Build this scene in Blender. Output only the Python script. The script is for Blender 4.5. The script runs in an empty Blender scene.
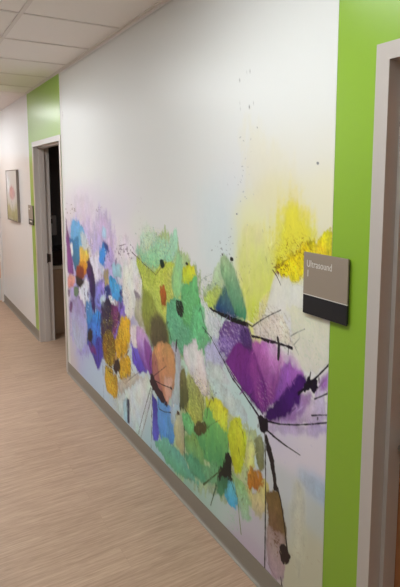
import bpy, bmesh, math
import numpy as np
from mathutils import Matrix, Vector

S = bpy.context.scene
C = S.collection

# ------------------------------------------------------------------ camera
cd = bpy.data.cameras.new('camera'); cam = bpy.data.objects.new('camera', cd); C.objects.link(cam)
cd.sensor_fit = 'HORIZONTAL'; cd.sensor_width = 36.0
cd.lens = 525.0266 * 36.0 / 400.0
cd.shift_x = (200 - 207.8545) / 400.0          # the photograph is an off-centre crop
cd.shift_y = -(293.5 - 245.5967) / 400.0
cd.clip_start = 0.02
yaw, pit = 0.5323, 0.1231
Fv = Vector((math.sin(yaw)*math.cos(pit), math.cos(yaw)*math.cos(pit), -math.sin(pit)))
Rv = Vector((math.cos(yaw), -math.sin(yaw), 0))
Uv = Rv.cross(Fv)
M = Matrix((Rv, Uv, -Fv)).transposed().to_4x4(); M.translation = Vector((-1.2898, 0, 1.7989))
cam.matrix_world = M
S.camera = cam

# ------------------------------------------------------------------ world, exposure
w = bpy.data.worlds.new('world'); S.world = w; w.use_nodes = True
w.node_tree.nodes['Background'].inputs[0].default_value = (.9, .95, 1, 1)
w.node_tree.nodes['Background'].inputs[1].default_value = 0.0
S.view_settings.view_transform = 'Standard'; S.view_settings.look = 'None'
S.view_settings.gamma = 1; S.view_settings.use_curve_mapping = False
S.view_settings.exposure = 0.0
S.cycles.max_bounces = 8; S.cycles.diffuse_bounces = 5
S.cycles.use_denoising = True

LIGHTS = [   # ceiling troffers and one added fill panel: x0, x1, y0, y1, strength, colour, label
    (-1.84, -1.23, -1.02, -.41, 10.0, (.95, .985, 1), 'small square fill light panel added out of view behind the camera'),  # unseen fill panel, added to brighten the door jambs
    (-1.23, -.62, 0.81, 2.03, 11.9, (.95, .985, 1), 'flat white ceiling light panel nearest the camera, over the mural'),
    (-1.84, -1.23, 3.86, 5.08, 24.5, (.95, .985, 1), 'flat white ceiling light panel over the corridor before the dark doorway'),
    (-1.23, -.62, 6.95, 8.0, 13.0, (.94, .965, 1), 'flat white ceiling light panel at the far end of the corridor'),
]

# ------------------------------------------------------------------ helpers
def lin(c):
    return tuple(((v/255)/12.92 if v <= 10 else ((v/255+.055)/1.055)**2.4) for v in c)

def box(bm, x0, x1, y0, y1, z0, z1, mi=0, bev=0):
    r = bmesh.ops.create_cube(bm, size=1)
    bmesh.ops.scale(bm, vec=(x1-x0, y1-y0, z1-z0), verts=r['verts'])
    bmesh.ops.translate(bm, vec=((x0+x1)/2, (y0+y1)/2, (z0+z1)/2), verts=r['verts'])
    fs = {f for v in r['verts'] for f in v.link_faces}
    for f in fs: f.material_index = mi
    if bev:
        es = list({e for v in r['verts'] for e in v.link_edges})
        bmesh.ops.bevel(bm, geom=es, offset=bev, segments=2, affect='EDGES', profile=.7)

def cyl(bm, p, q, r, seg=20, r2=None):
    p, q = Vector(p), Vector(q); d = q - p
    m = Matrix.Translation((p+q)/2) @ d.to_track_quat('Z', 'Y').to_matrix().to_4x4()
    bmesh.ops.create_cone(bm, cap_ends=True, segments=seg, radius1=r, radius2=r if r2 is None else r2, depth=d.length, matrix=m)

def prism(bm, pts, axis, a, b):
    """profile pts extruded along axis 'y' (x,z pts) or 'x' (y,z pts)"""
    mk = (lambda p, t: (p[0], t, p[1])) if axis == 'y' else (lambda p, t: (t, p[0], p[1]))
    A = [bm.verts.new(mk(p, a)) for p in pts]; B = [bm.verts.new(mk(p, b)) for p in pts]
    bm.faces.new(A); bm.faces.new(B[::-1]); n = len(pts)
    for i in range(n): bm.faces.new((A[(i+1) % n], A[i], B[i], B[(i+1) % n]))
    bmesh.ops.recalc_face_normals(bm, faces=bm.faces)

def obj(name, bm, mats, parent=None, smooth=False):
    me = bpy.data.meshes.new(name); bm.normal_update(); bm.to_mesh(me); bm.free()
    o = bpy.data.objects.new(name, me); C.objects.link(o)
    for m in (mats if isinstance(mats, (list, tuple)) else [mats]): me.materials.append(m)
    if smooth:
        for p in me.polygons: p.use_smooth = True
    if parent:
        o.parent = parent; o.matrix_parent_inverse = parent.matrix_world.inverted()
    return o

def one(name, mats, *boxes, parent=None, bev=0):
    bm = bmesh.new()
    for b in boxes: box(bm, *b[:6], mi=(b[6] if len(b) > 6 else 0), bev=bev)
    return obj(name, bm, mats, parent)

def empty(name, loc):
    o = bpy.data.objects.new(name, None); C.objects.link(o); o.location = loc; o.empty_display_size = .1
    o.matrix_world = Matrix.Translation(loc); return o

def tag(o, label, cat, group=None):
    o['label'] = label; o['category'] = cat
    if group: o['group'] = group
    return o
def struct(o, label=None):
    o['kind'] = 'structure'
    if label: o['label'] = label
    return o

# ------------------------------------------------------------------ materials
def mat(name, col, rough=.5, spec=.5, metal=0, bump=None, var=None, emit=None, coat=0):
    m = bpy.data.materials.new(name); m.use_nodes = True; nt = m.node_tree; N = nt.nodes; L = nt.links
    b = N['Principled BSDF']
    b.inputs['Base Color'].default_value = (*col, 1); b.inputs['Roughness'].default_value = rough
    b.inputs['Specular IOR Level'].default_value = spec; b.inputs['Metallic'].default_value = metal
    b.inputs['Coat Weight'].default_value = coat; b.inputs['Coat Roughness'].default_value = .12
    tc = N.new('ShaderNodeTexCoord')
    if var:                                   # (scale, amount)
        n = N.new('ShaderNodeTexNoise'); n.inputs['Scale'].default_value = var[0]; n.inputs['Detail'].default_value = 4
        L.new(tc.outputs['Object'], n.inputs['Vector'])
        mr = N.new('ShaderNodeMapRange'); mr.inputs['To Min'].default_value = 1-var[1]; mr.inputs['To Max'].default_value = 1+var[1]
        L.new(n.outputs['Fac'], mr.inputs['Value'])
        mx = N.new('ShaderNodeVectorMath'); mx.operation = 'SCALE'; mx.inputs[0].default_value = col
        L.new(mr.outputs[0], mx.inputs['Scale']); L.new(mx.outputs[0], b.inputs['Base Color'])
    if bump:                                  # (scale, strength, distance)
        n = N.new('ShaderNodeTexNoise'); n.inputs['Scale'].default_value = bump[0]; n.inputs['Detail'].default_value = 3
        L.new(tc.outputs['Object'], n.inputs['Vector'])
        bp = N.new('ShaderNodeBump'); bp.inputs['Strength'].default_value = bump[1]; bp.inputs['Distance'].default_value = bump[2]
        L.new(n.outputs['Fac'], bp.inputs['Height']); L.new(bp.outputs[0], b.inputs['Normal'])
    if emit:
        b.inputs['Emission Color'].default_value = (*emit[0], 1); b.inputs['Emission Strength'].default_value = emit[1]
    return m

def floor_material():
    m = bpy.data.materials.new('wood_look_vinyl'); m.use_nodes = True; nt = m.node_tree; N = nt.nodes; L = nt.links
    b = N['Principled BSDF']; b.inputs['Roughness'].default_value = .42; b.inputs['Specular IOR Level'].default_value = .35
    tc = N.new('ShaderNodeTexCoord')
    br = N.new('ShaderNodeTexBrick')           # planks run across the corridor (x)
    br.inputs['Scale'].default_value = 1; br.inputs['Brick Width'].default_value = 1.22; br.inputs['Row Height'].default_value = .152
    br.inputs['Mortar Size'].default_value = .0004; br.inputs['Mortar Smooth'].default_value = .3; br.offset = .37
    br.inputs['Color1'].default_value = (.0, .0, .0, 1); br.inputs['Color2'].default_value = (1, 1, 1, 1); br.inputs['Mortar'].default_value = (.3, .3, .3, 1)
    L.new(tc.outputs['Object'], br.inputs['Vector'])
    def streak(sx, sy, det):
        mp = N.new('ShaderNodeMapping'); mp.inputs['Scale'].default_value = (sx, sy, 1)
        ad = N.new('ShaderNodeVectorMath'); ad.operation = 'MULTIPLY_ADD'; ad.inputs[1].default_value = (3, 0, 7)
        L.new(br.outputs['Color'], ad.inputs[0]); L.new(tc.outputs['Object'], ad.inputs[2])
        L.new(ad.outputs[0], mp.inputs['Vector'])
        n = N.new('ShaderNodeTexNoise'); n.inputs['Scale'].default_value = 1; n.inputs['Detail'].default_value = det; n.inputs['Roughness'].default_value = .62
        L.new(mp.outputs[0], n.inputs['Vector']); return n
    n1 = streak(4.5, 90, 3); n2 = streak(2.2, 20, 3); n3 = streak(16, 230, 2)
    a = N.new('ShaderNodeMath'); a.operation = 'MULTIPLY_ADD'; a.inputs[1].default_value = .5
    L.new(n1.outputs['Fac'], a.inputs[0])
    c = N.new('ShaderNodeMath'); c.operation = 'MULTIPLY_ADD'; c.inputs[1].default_value = .2; c.inputs[2].default_value = 0
    L.new(n2.outputs['Fac'], c.inputs[0]); L.new(c.outputs[0], a.inputs[2])
    a2 = N.new('ShaderNodeMath'); a2.operation = 'MULTIPLY_ADD'; a2.inputs[1].default_value = .3
    L.new(n3.outputs['Fac'], a2.inputs[0]); L.new(a.outputs[0], a2.inputs[2])
    d = N.new('ShaderNodeMath'); d.operation = 'MULTIPLY_ADD'; d.inputs[1].default_value = .035
    L.new(br.outputs['Color'], d.inputs[0]); L.new(a2.outputs[0], d.inputs[2])
    r = N.new('ShaderNodeValToRGB'); e = r.color_ramp.elements
    e[0].position = .34; e[0].color = (*FLOOR_DARK, 1); e[1].position = .70; e[1].color = (*FLOOR_LIGHT, 1)
    L.new(d.outputs[0], r.inputs[0])
    mm = N.new('ShaderNodeMix'); mm.data_type = 'RGBA'; mm.inputs['B'].default_value = (*[v*.95 for v in FLOOR_DARK], 1)
    L.new(br.outputs['Fac'], mm.inputs['Factor']); L.new(r.outputs[0], mm.inputs['A'])
    L.new(mm.outputs['Result'], b.inputs['Base Color'])
    return m

FLOOR_DARK, FLOOR_LIGHT = (.335, .218, .148), (.60, .42, .30)
white_paint = mat('off_white_wall_paint', (.83, .82, .81), .3, .5, bump=(260, .08, .001))
green_paint = mat('lime_green_wall_paint', (.275, .48, .035), .3, .5, bump=(260, .08, .001))
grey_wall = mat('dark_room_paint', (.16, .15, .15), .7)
tile_mat = mat('ceiling_tile', (.92, .89, .86), .95, .1, bump=(420, .5, .002), var=(300, .05))
grid_mat = mat('ceiling_grid_steel', (.80, .76, .73), .6, .2)
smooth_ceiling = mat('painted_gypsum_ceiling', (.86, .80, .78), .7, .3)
base_mat = mat('taupe_rubber_base', (.27, .245, .205), .45, .4)
frame_mat = mat('taupe_metal_frame_paint', (.55, .50, .465), .32, .6, var=(3, .03), coat=.25)
wood_mat = mat('orange_brown_door_veneer', (.38, .15, .055), .4, .4, var=(9, .12))
steel_mat = mat('brushed_steel', (.62, .60, .57), .3, .5, 1)
dark_bronze = mat('dark_strike_metal', (.10, .08, .07), .45, .5, .6)
sign_taupe = mat('sign_taupe_plastic', (.32, .26, .205), .42, .4)
sign_black = mat('sign_black_plastic', (.012, .012, .015), .35, .5)
sign_white = mat('sign_white_print', (.72, .68, .63), .5, .3)
diffuser_frame = mat('white_enamel', (.8, .8, .78), .4)
cab_wood = mat('tan_cabinet_laminate', (.52, .39, .28), .5, .4, var=(12, .06))
counter_mat = mat('pale_counter_laminate', (.8, .72, .62), .4)
black_plastic = mat('black_plastic', (.02, .02, .022), .3, .5)
pale_plastic = mat('pale_grey_plastic', (.72, .70, .69), .4)
canvas_edge = mat('brown_picture_frame', (.26, .21, .18), .5)
caulk = mat('white_mural_margin', (.62, .56, .53), .5)

# ------------------------------------------------------------------ room shell
H, W, Y0, Y1 = 2.75, -2.44, -1.6, 8.2
TH = .15
ND = (.166, 1.116)            # near door opening
FD = (4.83, 5.873)            # far door opening
HD = 2.157                    # opening head height
struct(one('floor', floor_material(), (W-.15, 3.2, Y0-.15, 8.35, -.12, 0)))
# wall with the mural: green round the doors, off-white elsewhere
walls = []
def seg(y0, y1, z0, z1, mi): walls.append((0, TH, y0, y1, z0, z1, mi))
seg(Y0, ND[0]-.02, 0, H, 1); seg(ND[0]-.02, ND[1]+.02, HD+.02, H, 1); seg(ND[1]+.02, 1.339, 0, H, 1)
seg(1.339, 4.775, 0, H, 0)
seg(4.775, FD[0]-.02, 0, H, 1); seg(FD[0]-.02, FD[1]+.02, HD+.02, H, 1); seg(FD[1]+.02, 6.108, 0, H, 1)
seg(6.108, 8.2, 0, H, 0)
struct(one('wall_right', [white_paint, green_paint], *walls), 'corridor wall painted off-white with lime green around the two doors')
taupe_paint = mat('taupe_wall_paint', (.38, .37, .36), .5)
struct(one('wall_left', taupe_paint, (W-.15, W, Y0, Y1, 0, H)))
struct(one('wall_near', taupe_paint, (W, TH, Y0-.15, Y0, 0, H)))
# end wall with a doorway
struct(one('wall_end', white_paint, (W, -1.03, Y1, Y1+.15, 0, H), (-.03, TH, Y1, Y1+.15, 0, H), (-1.03, -.03, Y1, Y1+.15, 2.15, H)))
# ceiling: lay-in tiles over the near part, painted gypsum past the dark doorway
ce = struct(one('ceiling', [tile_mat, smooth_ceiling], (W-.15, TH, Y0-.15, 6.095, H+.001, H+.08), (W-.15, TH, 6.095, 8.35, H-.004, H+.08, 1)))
bars = []
yk = 3.249
y = yk - .61*8
while y < 6.08:
    if y > Y0: bars.append((W, 0, y-.009, y+.009, H-.0045, H+.001))
    y += .61
for k in range(1, 4): bars.append((-.617-.6*(k-1)-.012, -.617-.6*(k-1)+.012, Y0, 6.095, H-.0050, H+.001))
struct(one('ceiling_grid', grid_mat, *bars, parent=ce))
# wall angle along the ceiling edge
struct(one('trim_1', grid_mat, (-.022, 0, Y0, 6.095, H-.006, H), (-.0025, 0, Y0, 6.095, H-.014, H-.006)))
struct(one('trim_2', grid_mat, (W, W+.022, Y0, 6.095, H-.006, H), (W, W+.0025, Y0, 6.095, H-.022, H-.006)))

# rubber cove bases
def cove(name, y0, y1, x=0, s=-1):
    bm = bmesh.new()
    prof = [(x, 0), (x+s*.016, 0), (x+s*.0150, .003), (x+s*.008, .008), (x+s*.0045, .016), (x+s*.0035, .03), (x+s*.0035, .106), (x+s*.002, .1095), (x, .1095)]
    prism(bm, prof, 'y', y0, y1); return struct(obj(name, bm, base_mat))
cove('baseboard_right', ND[1]+.052, FD[0]-.052)
cove('baseboard_far', FD[1]+.052, Y1)
cove('baseboard_rear', Y0, ND[0]-.052)
cove('baseboard_left', Y0, Y1, W, 1)

# ------------------------------------------------------------------ doors
def door_frame(parent, y0, y1):
    """double-rabbet pressed steel frame, opening y0..y1, 0..HD"""
    fw, d0, d1, st = .051, -.007, TH+.007, .016
    bm = bmesh.new()
    for s, yy in ((1, y1), (-1, y0)):            # s: direction out of the opening
        a = lambda t: yy + s*t
        prof = [(d0, a(fw)), (d0, a(0)), (.047, a(0)), (.047, a(-st)), (.104, a(-st)), (.104, a(0)), (d1, a(0)), (d1, a(fw)), (TH+.0005, a(fw)), (TH+.0005, a(.0195)), (-.0005, a(.0195)), (-.0005, a(fw))]
        A = [bm.verts.new((p[0], p[1], 0)) for p in prof]; B = [bm.verts.new((p[0], p[1], HD+fw)) for p in prof]
        bm.faces.new(A); bm.faces.new(B[::-1]); n = len(prof)
        for i in range(n): bm.faces.new((A[(i+1) % n], A[i], B[i], B[(i+1) % n]))
    # head
    prof = [(d0, HD+fw), (d0, HD), (.047, HD), (.047, HD-st), (.104, HD-st), (.104, HD), (d1, HD), (d1, HD+fw), (TH+.0005, HD+fw), (TH+.0005, HD+.0195), (-.0005, HD+.0195), (-.0005, HD+fw)]
    A = [bm.verts.new((p[0], y0, p[1])) for p in prof]; B = [bm.verts.new((p[0], y1, p[1])) for p in prof]
    bm.faces.new(A); bm.faces.new(B[::-1]); n = len(prof)
    for i in range(n): bm.faces.new((A[(i+1) % n], A[i], B[i], B[(i+1) % n]))
    bmesh.ops.recalc_face_normals(bm, faces=bm.faces)
    return obj('door_frame', bm, frame_mat, parent)

def lever(parent, y, z, x, s=-1, hand=-1):
    bm = bmesh.new()
    cyl(bm, (x, y, z), (x+s*.012, y, z), .033, 28)
    cyl(bm, (x+s*.012, y, z), (x+s*.052, y, z), .011, 16)
    cyl(bm, (x+s*.052, y+.008, z), (x+s*.052, y+hand*.115, z), .0095, 16)
    cyl(bm, (x+s*.052, y+hand*.115, z), (x+s*.030, y+hand*.125, z), .0085, 16)
    return obj('door_handle', bm, steel_mat, parent, True)

d1 = struct(empty('door_1', (.06, (ND[0]+ND[1])/2, 0)), 'wooden door in a taupe metal frame at the right edge, set in the lime green wall')
door_frame(d1, *ND)
leaf = one('door_leaf', wood_mat, (.106, .150, ND[0]+.003, ND[1]-.003, .006, HD-.003), parent=d1, bev=.0015)
lever(d1, 1.056, .945, .106)
d2 = struct(empty('door_2', (.06, (FD[0]+FD[1])/2, 0)), 'open doorway with taupe metal frame at the far end of the mural')
door_frame(d2, *FD)
bm = bmesh.new(); box(bm, .094, .1055, FD[1]-.0175, FD[1]-.015, .89, 1.0); box(bm, .105, .140, FD[1]-.002, FD[1]+.0, .90, .99)
obj('strike_plate', bm, dark_bronze, d2)
# the leaf stands swung back inside the dark room
one('door_leaf', wood_mat, (.165, 1.12, FD[0]-.05, FD[0]-.006, .006, HD-.003), parent=d2, bev=.0015)
# end door, only a sliver in view
d3 = struct(empty('door_3', (-.56, Y1, 0)), 'orange wooden door with a pale kick plate at the end of the corridor')
end_frame = mat('pale_door_frame_paint', (.78, .74, .70), .45)
one('door_frame', end_frame, (-.03, -.006, Y1-.008, Y1, 0, 2.19), (-1.08, -1.03, Y1-.008, Y1, 0, 2.19), (-1.03, -.03, Y1-.008, Y1, 2.15, 2.19),
    (-.0345, -.0301, Y1, Y1+.12, 0, 2.15), (-1.0299, -1.015, Y1, Y1+.12, 0, 2.15), (-1.015, -.0345, Y1, Y1+.12, 2.135, 2.15), parent=d3)
one('door_leaf', mat('bright_maple_veneer', (.74, .46, .28), .4, .4, var=(9, .1)), (-1.013, -.036, Y1+.004, Y1+.047, .006, 2.133), parent=d3)
one('kick_plate', pale_plastic, (-1.0, -.038, Y1+.001, Y1+.004, .02, .36), parent=d3)

# ------------------------------------------------------------------ the dark room behind the open doorway
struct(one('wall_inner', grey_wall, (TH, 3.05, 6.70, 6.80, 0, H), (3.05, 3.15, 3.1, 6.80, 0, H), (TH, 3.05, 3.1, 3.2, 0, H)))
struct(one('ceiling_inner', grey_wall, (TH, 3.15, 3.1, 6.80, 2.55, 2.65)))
cab = tag(empty('base_cabinet', (.70, 6.4, 0)), 'low tan laminate cabinet in the dark room behind the open doorway', 'cabinet')
one('body', cab_wood, (.165, 1.25, 6.12, 6.695, .0, .775), parent=cab)
for k in range(2):
    dr = one('door', cab_wood, (.175+.54*k, .705+.54*k, 6.10, 6.119, .10, .765), parent=cab, bev=.002)
    one('handle', steel_mat, (.64+.12*k, .65+.12*k, 6.075, 6.10, .60, .72), parent=dr, bev=.002)
tag(one('countertop', counter_mat, (.16, 1.27, 6.085, 6.698, .776, .815), bev=.004), 'pale laminate counter slab on the low cabinet inside the dark room', 'countertop')
mc = tag(empty('desktop_machine', (.45, 6.35, .816)), 'low black machine on the pale counter inside the dark room', 'machine')
one('body', black_plastic, (.22, .70, 6.12, 6.55, .816, .985), parent=mc, bev=.012)
one('lid', black_plastic, (.215, .705, 6.115, 6.56, .9865, 1.003), parent=mc, bev=.004)
dp = tag(empty('soap_dispenser', (.39, 6.66, 1.25)), 'pale rounded soap dispenser on the back wall of the dark room', 'dispenser')
one('body', pale_plastic, (.315, .405, 6.60, 6.699, 1.12, 1.37), parent=dp, bev=.02)
one('level_window', black_plastic, (.335, .352, 6.596, 6.601, 1.27, 1.33), parent=dp)

# ------------------------------------------------------------------ ceiling lights
def make_light(x0, x1, y0, y1, e, col, label):
    z = H-.004 if y0 > 6 else H
    t = tag(empty('ceiling_light', ((x0+x1)/2, (y0+y1)/2, z)), label, 'ceiling light', 'flat ceiling light panels')
    f = .02
    one('light_frame', diffuser_frame, (x0, x0+f, y0, y1, z-.013, z-.0052), (x1-f, x1, y0, y1, z-.013, z-.0052), (x0+f, x1-f, y0, y0+f, z-.013, z-.0052), (x0+f, x1-f, y1-f, y1, z-.013, z-.0052), parent=t)
    one('diffuser', mat('lit_diffuser', (.9, .9, .9), .5, emit=(col, e)), (x0+f, x1-f, y0+f, y1-f, z-.010, z-.0053), parent=t)
for l in LIGHTS: make_light(*l)

# ------------------------------------------------------------------ painted pictures: brush strokes laid on a fine mesh as vertex colours
rng = np.random.RandomState(7)
LAT = rng.rand(256, 256)
def vnoise(u, v):
    iu, iv = np.floor(u).astype(int), np.floor(v).astype(int); fu, fv = u-iu, v-iv
    fu = fu*fu*(3-2*fu); fv = fv*fv*(3-2*fv); a, b = iu & 255, iv & 255; a1, b1 = (a+1) & 255, (b+1) & 255
    return (LAT[a, b]*(1-fu)+LAT[a1, b]*fu)*(1-fv) + (LAT[a, b1]*(1-fu)+LAT[a1, b1]*fu)*fv
def fbm(u, v, o=3):
    s = 0; a = .5; t = 0
    for k in range(o):
        s = s + a*vnoise(u*2**k+17.3*k, v*2**k+5.1*k); t += a; a *= .55
    return s/t*2-1

class Canvas:
    def __init__(s, ys, zs):
        s.ys, s.zs = ys, zs; s.Y, s.Z = np.meshgrid(ys, zs); s.c = np.zeros(s.Y.shape+(3,)); s.c[:] = .7
    def win(s, y0, y1, z0, z1):
        j0, j1 = np.searchsorted(s.ys, [y0, y1]); i0, i1 = np.searchsorted(s.zs, [z0, z1]); return slice(i0, i1), slice(j0, j1)
    def wash(s, pts):
        """smooth ground colour: normalised gaussian blend of (y, z, ry, rz, colour)"""
        wt = np.zeros(s.Y.shape); acc = np.zeros(s.c.shape)
        ny = fbm(s.Y*3, s.Z*3)*.05; nz = fbm(s.Y*3+9, s.Z*3+4)*.05
        for y, z, ry, rz, c in pts:
            g = np.exp(-(((s.Y+ny-y)/ry)**2+((s.Z+nz-z)/rz)**2)) + 1e-9
            wt += g; acc += g[..., None]*np.array(c)
        s.c = acc/wt[..., None]
    def blend(s, w, a, col): s.c[w] = s.c[w]*(1-a[..., None]) + col*a[..., None]
    def poly(s, P, c1, c2=None, d=None, soft=.004, rough=.006, alpha=1, grain=.17, line=.55, smooth=1, fr=22, grow=.003):
        P = np.array(P, float)
        for _ in range(smooth):
            Q = np.roll(P, -1, 0); P = np.stack([P*.86+Q*.14, P*.14+Q*.86], 1).reshape(-1, 2)
        rough = min(rough, .09*np.ptp(P, 0).min())
        m = soft+rough*2+.01
        w = s.win(P[:, 0].min()-m, P[:, 0].max()+m, P[:, 1].min()-m, P[:, 1].max()+m)
        y, z = s.Y[w], s.Z[w]
        if y.size == 0: return
        dist = np.full(y.shape, 1e9); ins = np.zeros(y.shape, bool)
        for i in range(len(P)):
            a, b = P[i-1], P[i]; e = b-a; L2 = e@e+1e-12
            t = np.clip(((y-a[0])*e[0]+(z-a[1])*e[1])/L2, 0, 1)
            dist = np.minimum(dist, (y-a[0]-t*e[0])**2+(z-a[1]-t*e[1])**2)
            if a[1] != b[1]:
                ins ^= ((a[1] > z) != (b[1] > z)) & (y < (b[0]-a[0])*(z-a[1])/(b[1]-a[1])+a[0])
        sd = np.where(ins, -1, 1)*np.sqrt(dist) + rough*(fbm(y*fr, z*fr, 3)+.6*fbm(y*fr*4, z*fr*4, 2)+1.2*fbm(y*8+P[0, 1]*7, z*8, 2)+1.5*fbm(y*45+P[0, 0]*5, z*7+y*5, 2)) - grow
        al = np.clip(.5-sd/soft, 0, 1); al = al*al*(3-2*al)*alpha
        c1 = np.array(c1)
        if c2 is None: col = np.broadcast_to(c1, y.shape+(3,)).copy()
        else:
            c2 = np.array(c2)
            if d is None: d = (P[:, 0].mean(), P[:, 1].max(), P[:, 0].mean(), P[:, 1].min())
            v = np.array([d[2]-d[0], d[3]-d[1]]); t = ((y-d[0])*v[0]+(z-d[1])*v[1])/(v@v+1e-12)
            t = np.clip(t+.2*fbm(y*9, z*9)+.16*fbm(y*50, z*6+y*6, 2), 0, 1)[..., None]; col = c1*(1-t)+c2*t
        g = grain*(fbm(y*60, z*25, 3)+.7*fbm(y*170, z*140, 2)+1.1*fbm(y*16+P[0, 0]*9, z*9, 3))
        hue = grain*.5*np.stack([fbm(y*11+3, z*8, 2), fbm(y*11+40, z*8, 2), fbm(y*11+80, z*8, 2)], -1)
        col = col*(1+hue); edge = np.clip(1+sd/(soft+.012), 0, 1)*(sd < 0); g = g-.9*grain*edge
        col = np.clip(col*(1+g[..., None]), 0, 1)
        s.blend(w, al, col)
        if line and soft < .03:                # broken dark contour left by the brush
            k = np.clip(1-np.abs(sd+.001)/.0035, 0, 1)*np.clip(fbm(y*7+P[0, 1]*11, z*7, 2)*4-.3, 0, 1)*np.clip(.6+fbm(y*90, z*90, 2), 0, 1)
            s.blend(w, k*line*alpha, col*.22)
    def line(s, P, wd, c, alpha=1, rough=.0015, soft=.003, grain=.15):
        P = np.array(P, float); n = len(P)
        wd = np.interp(np.linspace(0, 1, n), np.linspace(0, 1, len(np.atleast_1d(wd))), np.atleast_1d(wd)) if n > 1 else wd
        m = wd.max()+soft+rough+.005
        w = s.win(P[:, 0].min()-m, P[:, 0].max()+m, P[:, 1].min()-m, P[:, 1].max()+m)
        y, z = s.Y[w], s.Z[w]
        if y.size == 0: return
        best = np.full(y.shape, 1e9)
        for i in range(n-1):
            a, b = P[i], P[i+1]; e = b-a; t = np.clip(((y-a[0])*e[0]+(z-a[1])*e[1])/(e@e+1e-12), 0, 1)
            best = np.minimum(best, np.hypot(y-a[0]-t*e[0], z-a[1]-t*e[1]) - (wd[i]*(1-t)+wd[i+1]*t)/2)
        best = best + rough*fbm(y*60, z*60, 2)
        al = np.clip(.5-best/soft, 0, 1)*alpha
        col = np.clip(np.array(c)*(1+grain*fbm(y*40, z*40)[..., None]), 0, 1)
        s.blend(w, al, col)
    def specks(s, y, z, ry, rz, n, size, c, seed=1, alpha=.8):
        r = np.random.RandomState(seed)
        for k in range(n):
            a, b = y+ry*r.randn()*.5, z+rz*r.randn()*.5; q = size*(.5+r.rand()); th = r.rand()*3.14
            s.line([(a-q*np.cos(th), b-q*np.sin(th)*.6), (a+q*np.cos(th), b+q*np.sin(th)*.6)], [q*.5, q*.9], c, alpha, q*.3, q*.4)
    def dabs(s, y0, y1, z0, z1, n, ln, wd, seed, amt=.35, lean=.3, sat=.16):
        """short brush dabs that take up the paint already there, a little lighter or darker"""
        r = np.random.RandomState(seed)
        for k in range(n):
            a, b = r.uniform(y0, y1), r.uniform(z0, z1)
            j = min(np.searchsorted(s.ys, a+r.randn()*ln*.4), len(s.ys)-1); i = min(np.searchsorted(s.zs, b+r.randn()*ln*.6), len(s.zs)-1)
            c = s.c[i, j]; q = ln*(.4+r.rand()); th = r.randn()*lean; e = r.randn(); v = r.rand()
            if c.max()-c.min() < sat*c.max(): continue
            s.line([(a-q*np.sin(th), b+q), (a, b), (a+q*np.sin(th), b-q)], [wd*.3, wd*(.6+v), wd*.3], np.clip(c*(1+amt*e), .01, .85), .75, wd*.3, wd*.35, .2)
    def crackle(s, P, dark, light, alpha=.35, f=70, soft=.03):
        """raised-plaster look printed inside a region"""
        P = np.array(P, float); w = s.win(P[:, 0].min(), P[:, 0].max(), P[:, 1].min(), P[:, 1].max()); y, z = s.Y[w], s.Z[w]
        if y.size == 0: return
        cy, cz = P[:, 0].mean(), P[:, 1].mean(); hy, hz = np.ptp(P[:, 0])/2, np.ptp(P[:, 1])/2
        m = np.clip(1.15-np.sqrt(((y-cy)/hy)**2+((z-cz)/hz)**2), 0, .4)/.4
        n = fbm(y*f, z*f, 3); e = n-fbm(y*f+.25, z*f-.35, 3)
        s.blend(w, np.clip(e*2.2-.15, 0, 1)*alpha*m, np.array(dark)); s.blend(w, np.clip(-e*2.2-.15, 0, 1)*alpha*m, np.array(light))
    def mesh(s, name, x, material, thick, edge_material):
        nz, ny = s.Y.shape; n = nz*ny
        co = np.empty((n, 3)); co[:, 0] = x; co[:, 1] = s.Y.ravel(); co[:, 2] = s.Z.ravel()
        idx = np.arange(n).reshape(nz, ny)
        q = np.stack([idx[:-1, :-1], idx[1:, :-1], idx[1:, 1:], idx[:-1, 1:]], -1).reshape(-1, 4)
        # rim back to the wall
        ring = np.concatenate([idx[0, :], idx[1:, -1], idx[-1, -2::-1], idx[-2:0:-1, 0]])
        bco = co[ring].copy(); bco[:, 0] = x+thick; bi = np.arange(len(ring))+n
        r2 = np.roll(ring, -1); b2 = np.roll(bi, -1)
        q2 = np.stack([ring, r2, b2, bi], -1)
        co = np.vstack([co, bco]); Q = np.vstack([q, q2])
        me = bpy.data.meshes.new(name)
        me.vertices.add(len(co)); me.vertices.foreach_set('co', co.ravel())
        me.loops.add(Q.size); me.loops.foreach_set('vertex_index', Q.ravel().astype(np.int32))
        me.polygons.add(len(Q)); me.polygons.foreach_set('loop_start', np.arange(0, Q.size, 4, dtype=np.int32))
        me.materials.append(material); me.materials.append(edge_material)
        mi = np.zeros(len(Q), np.int32); mi[len(q):] = 1; me.polygons.foreach_set('material_index', mi)
        me.update(calc_edges=True)
        at = me.color_attributes.new('paint', 'FLOAT_COLOR', 'POINT')
        cc = np.ones((len(co), 4), np.float32); cc[:n, :3] = s.c.reshape(-1, 3); cc[n:, :3] = .6
        at.data.foreach_set('color', cc.ravel())
        o = bpy.data.objects.new(name, me); C.objects.link(o); return o

def paint_material(name, rough):
    m = bpy.data.materials.new(name); m.use_nodes = True; N = m.node_tree.nodes; L = m.node_tree.links; b = N['Principled BSDF']
    b.inputs['Roughness'].default_value = rough; b.inputs['Specular IOR Level'].default_value = .2
    a = N.new('ShaderNodeVertexColor'); a.layer_name = 'paint'; L.new(a.outputs['Color'], b.inputs['Base Color'])
    tc = N.new('ShaderNodeTexCoord'); n = N.new('ShaderNodeTexNoise'); n.inputs['Scale'].default_value = 300
    L.new(tc.outputs['Object'], n.inputs['Vector']); bp = N.new('ShaderNodeBump'); bp.inputs['Strength'].default_value = .06; bp.inputs['Distance'].default_value = .001
    L.new(n.outputs['Fac'], bp.inputs['Height']); L.new(bp.outputs[0], b.inputs['Normal'])
    return m

mural_paint = paint_material('printed_wallcovering', .36)
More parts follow.
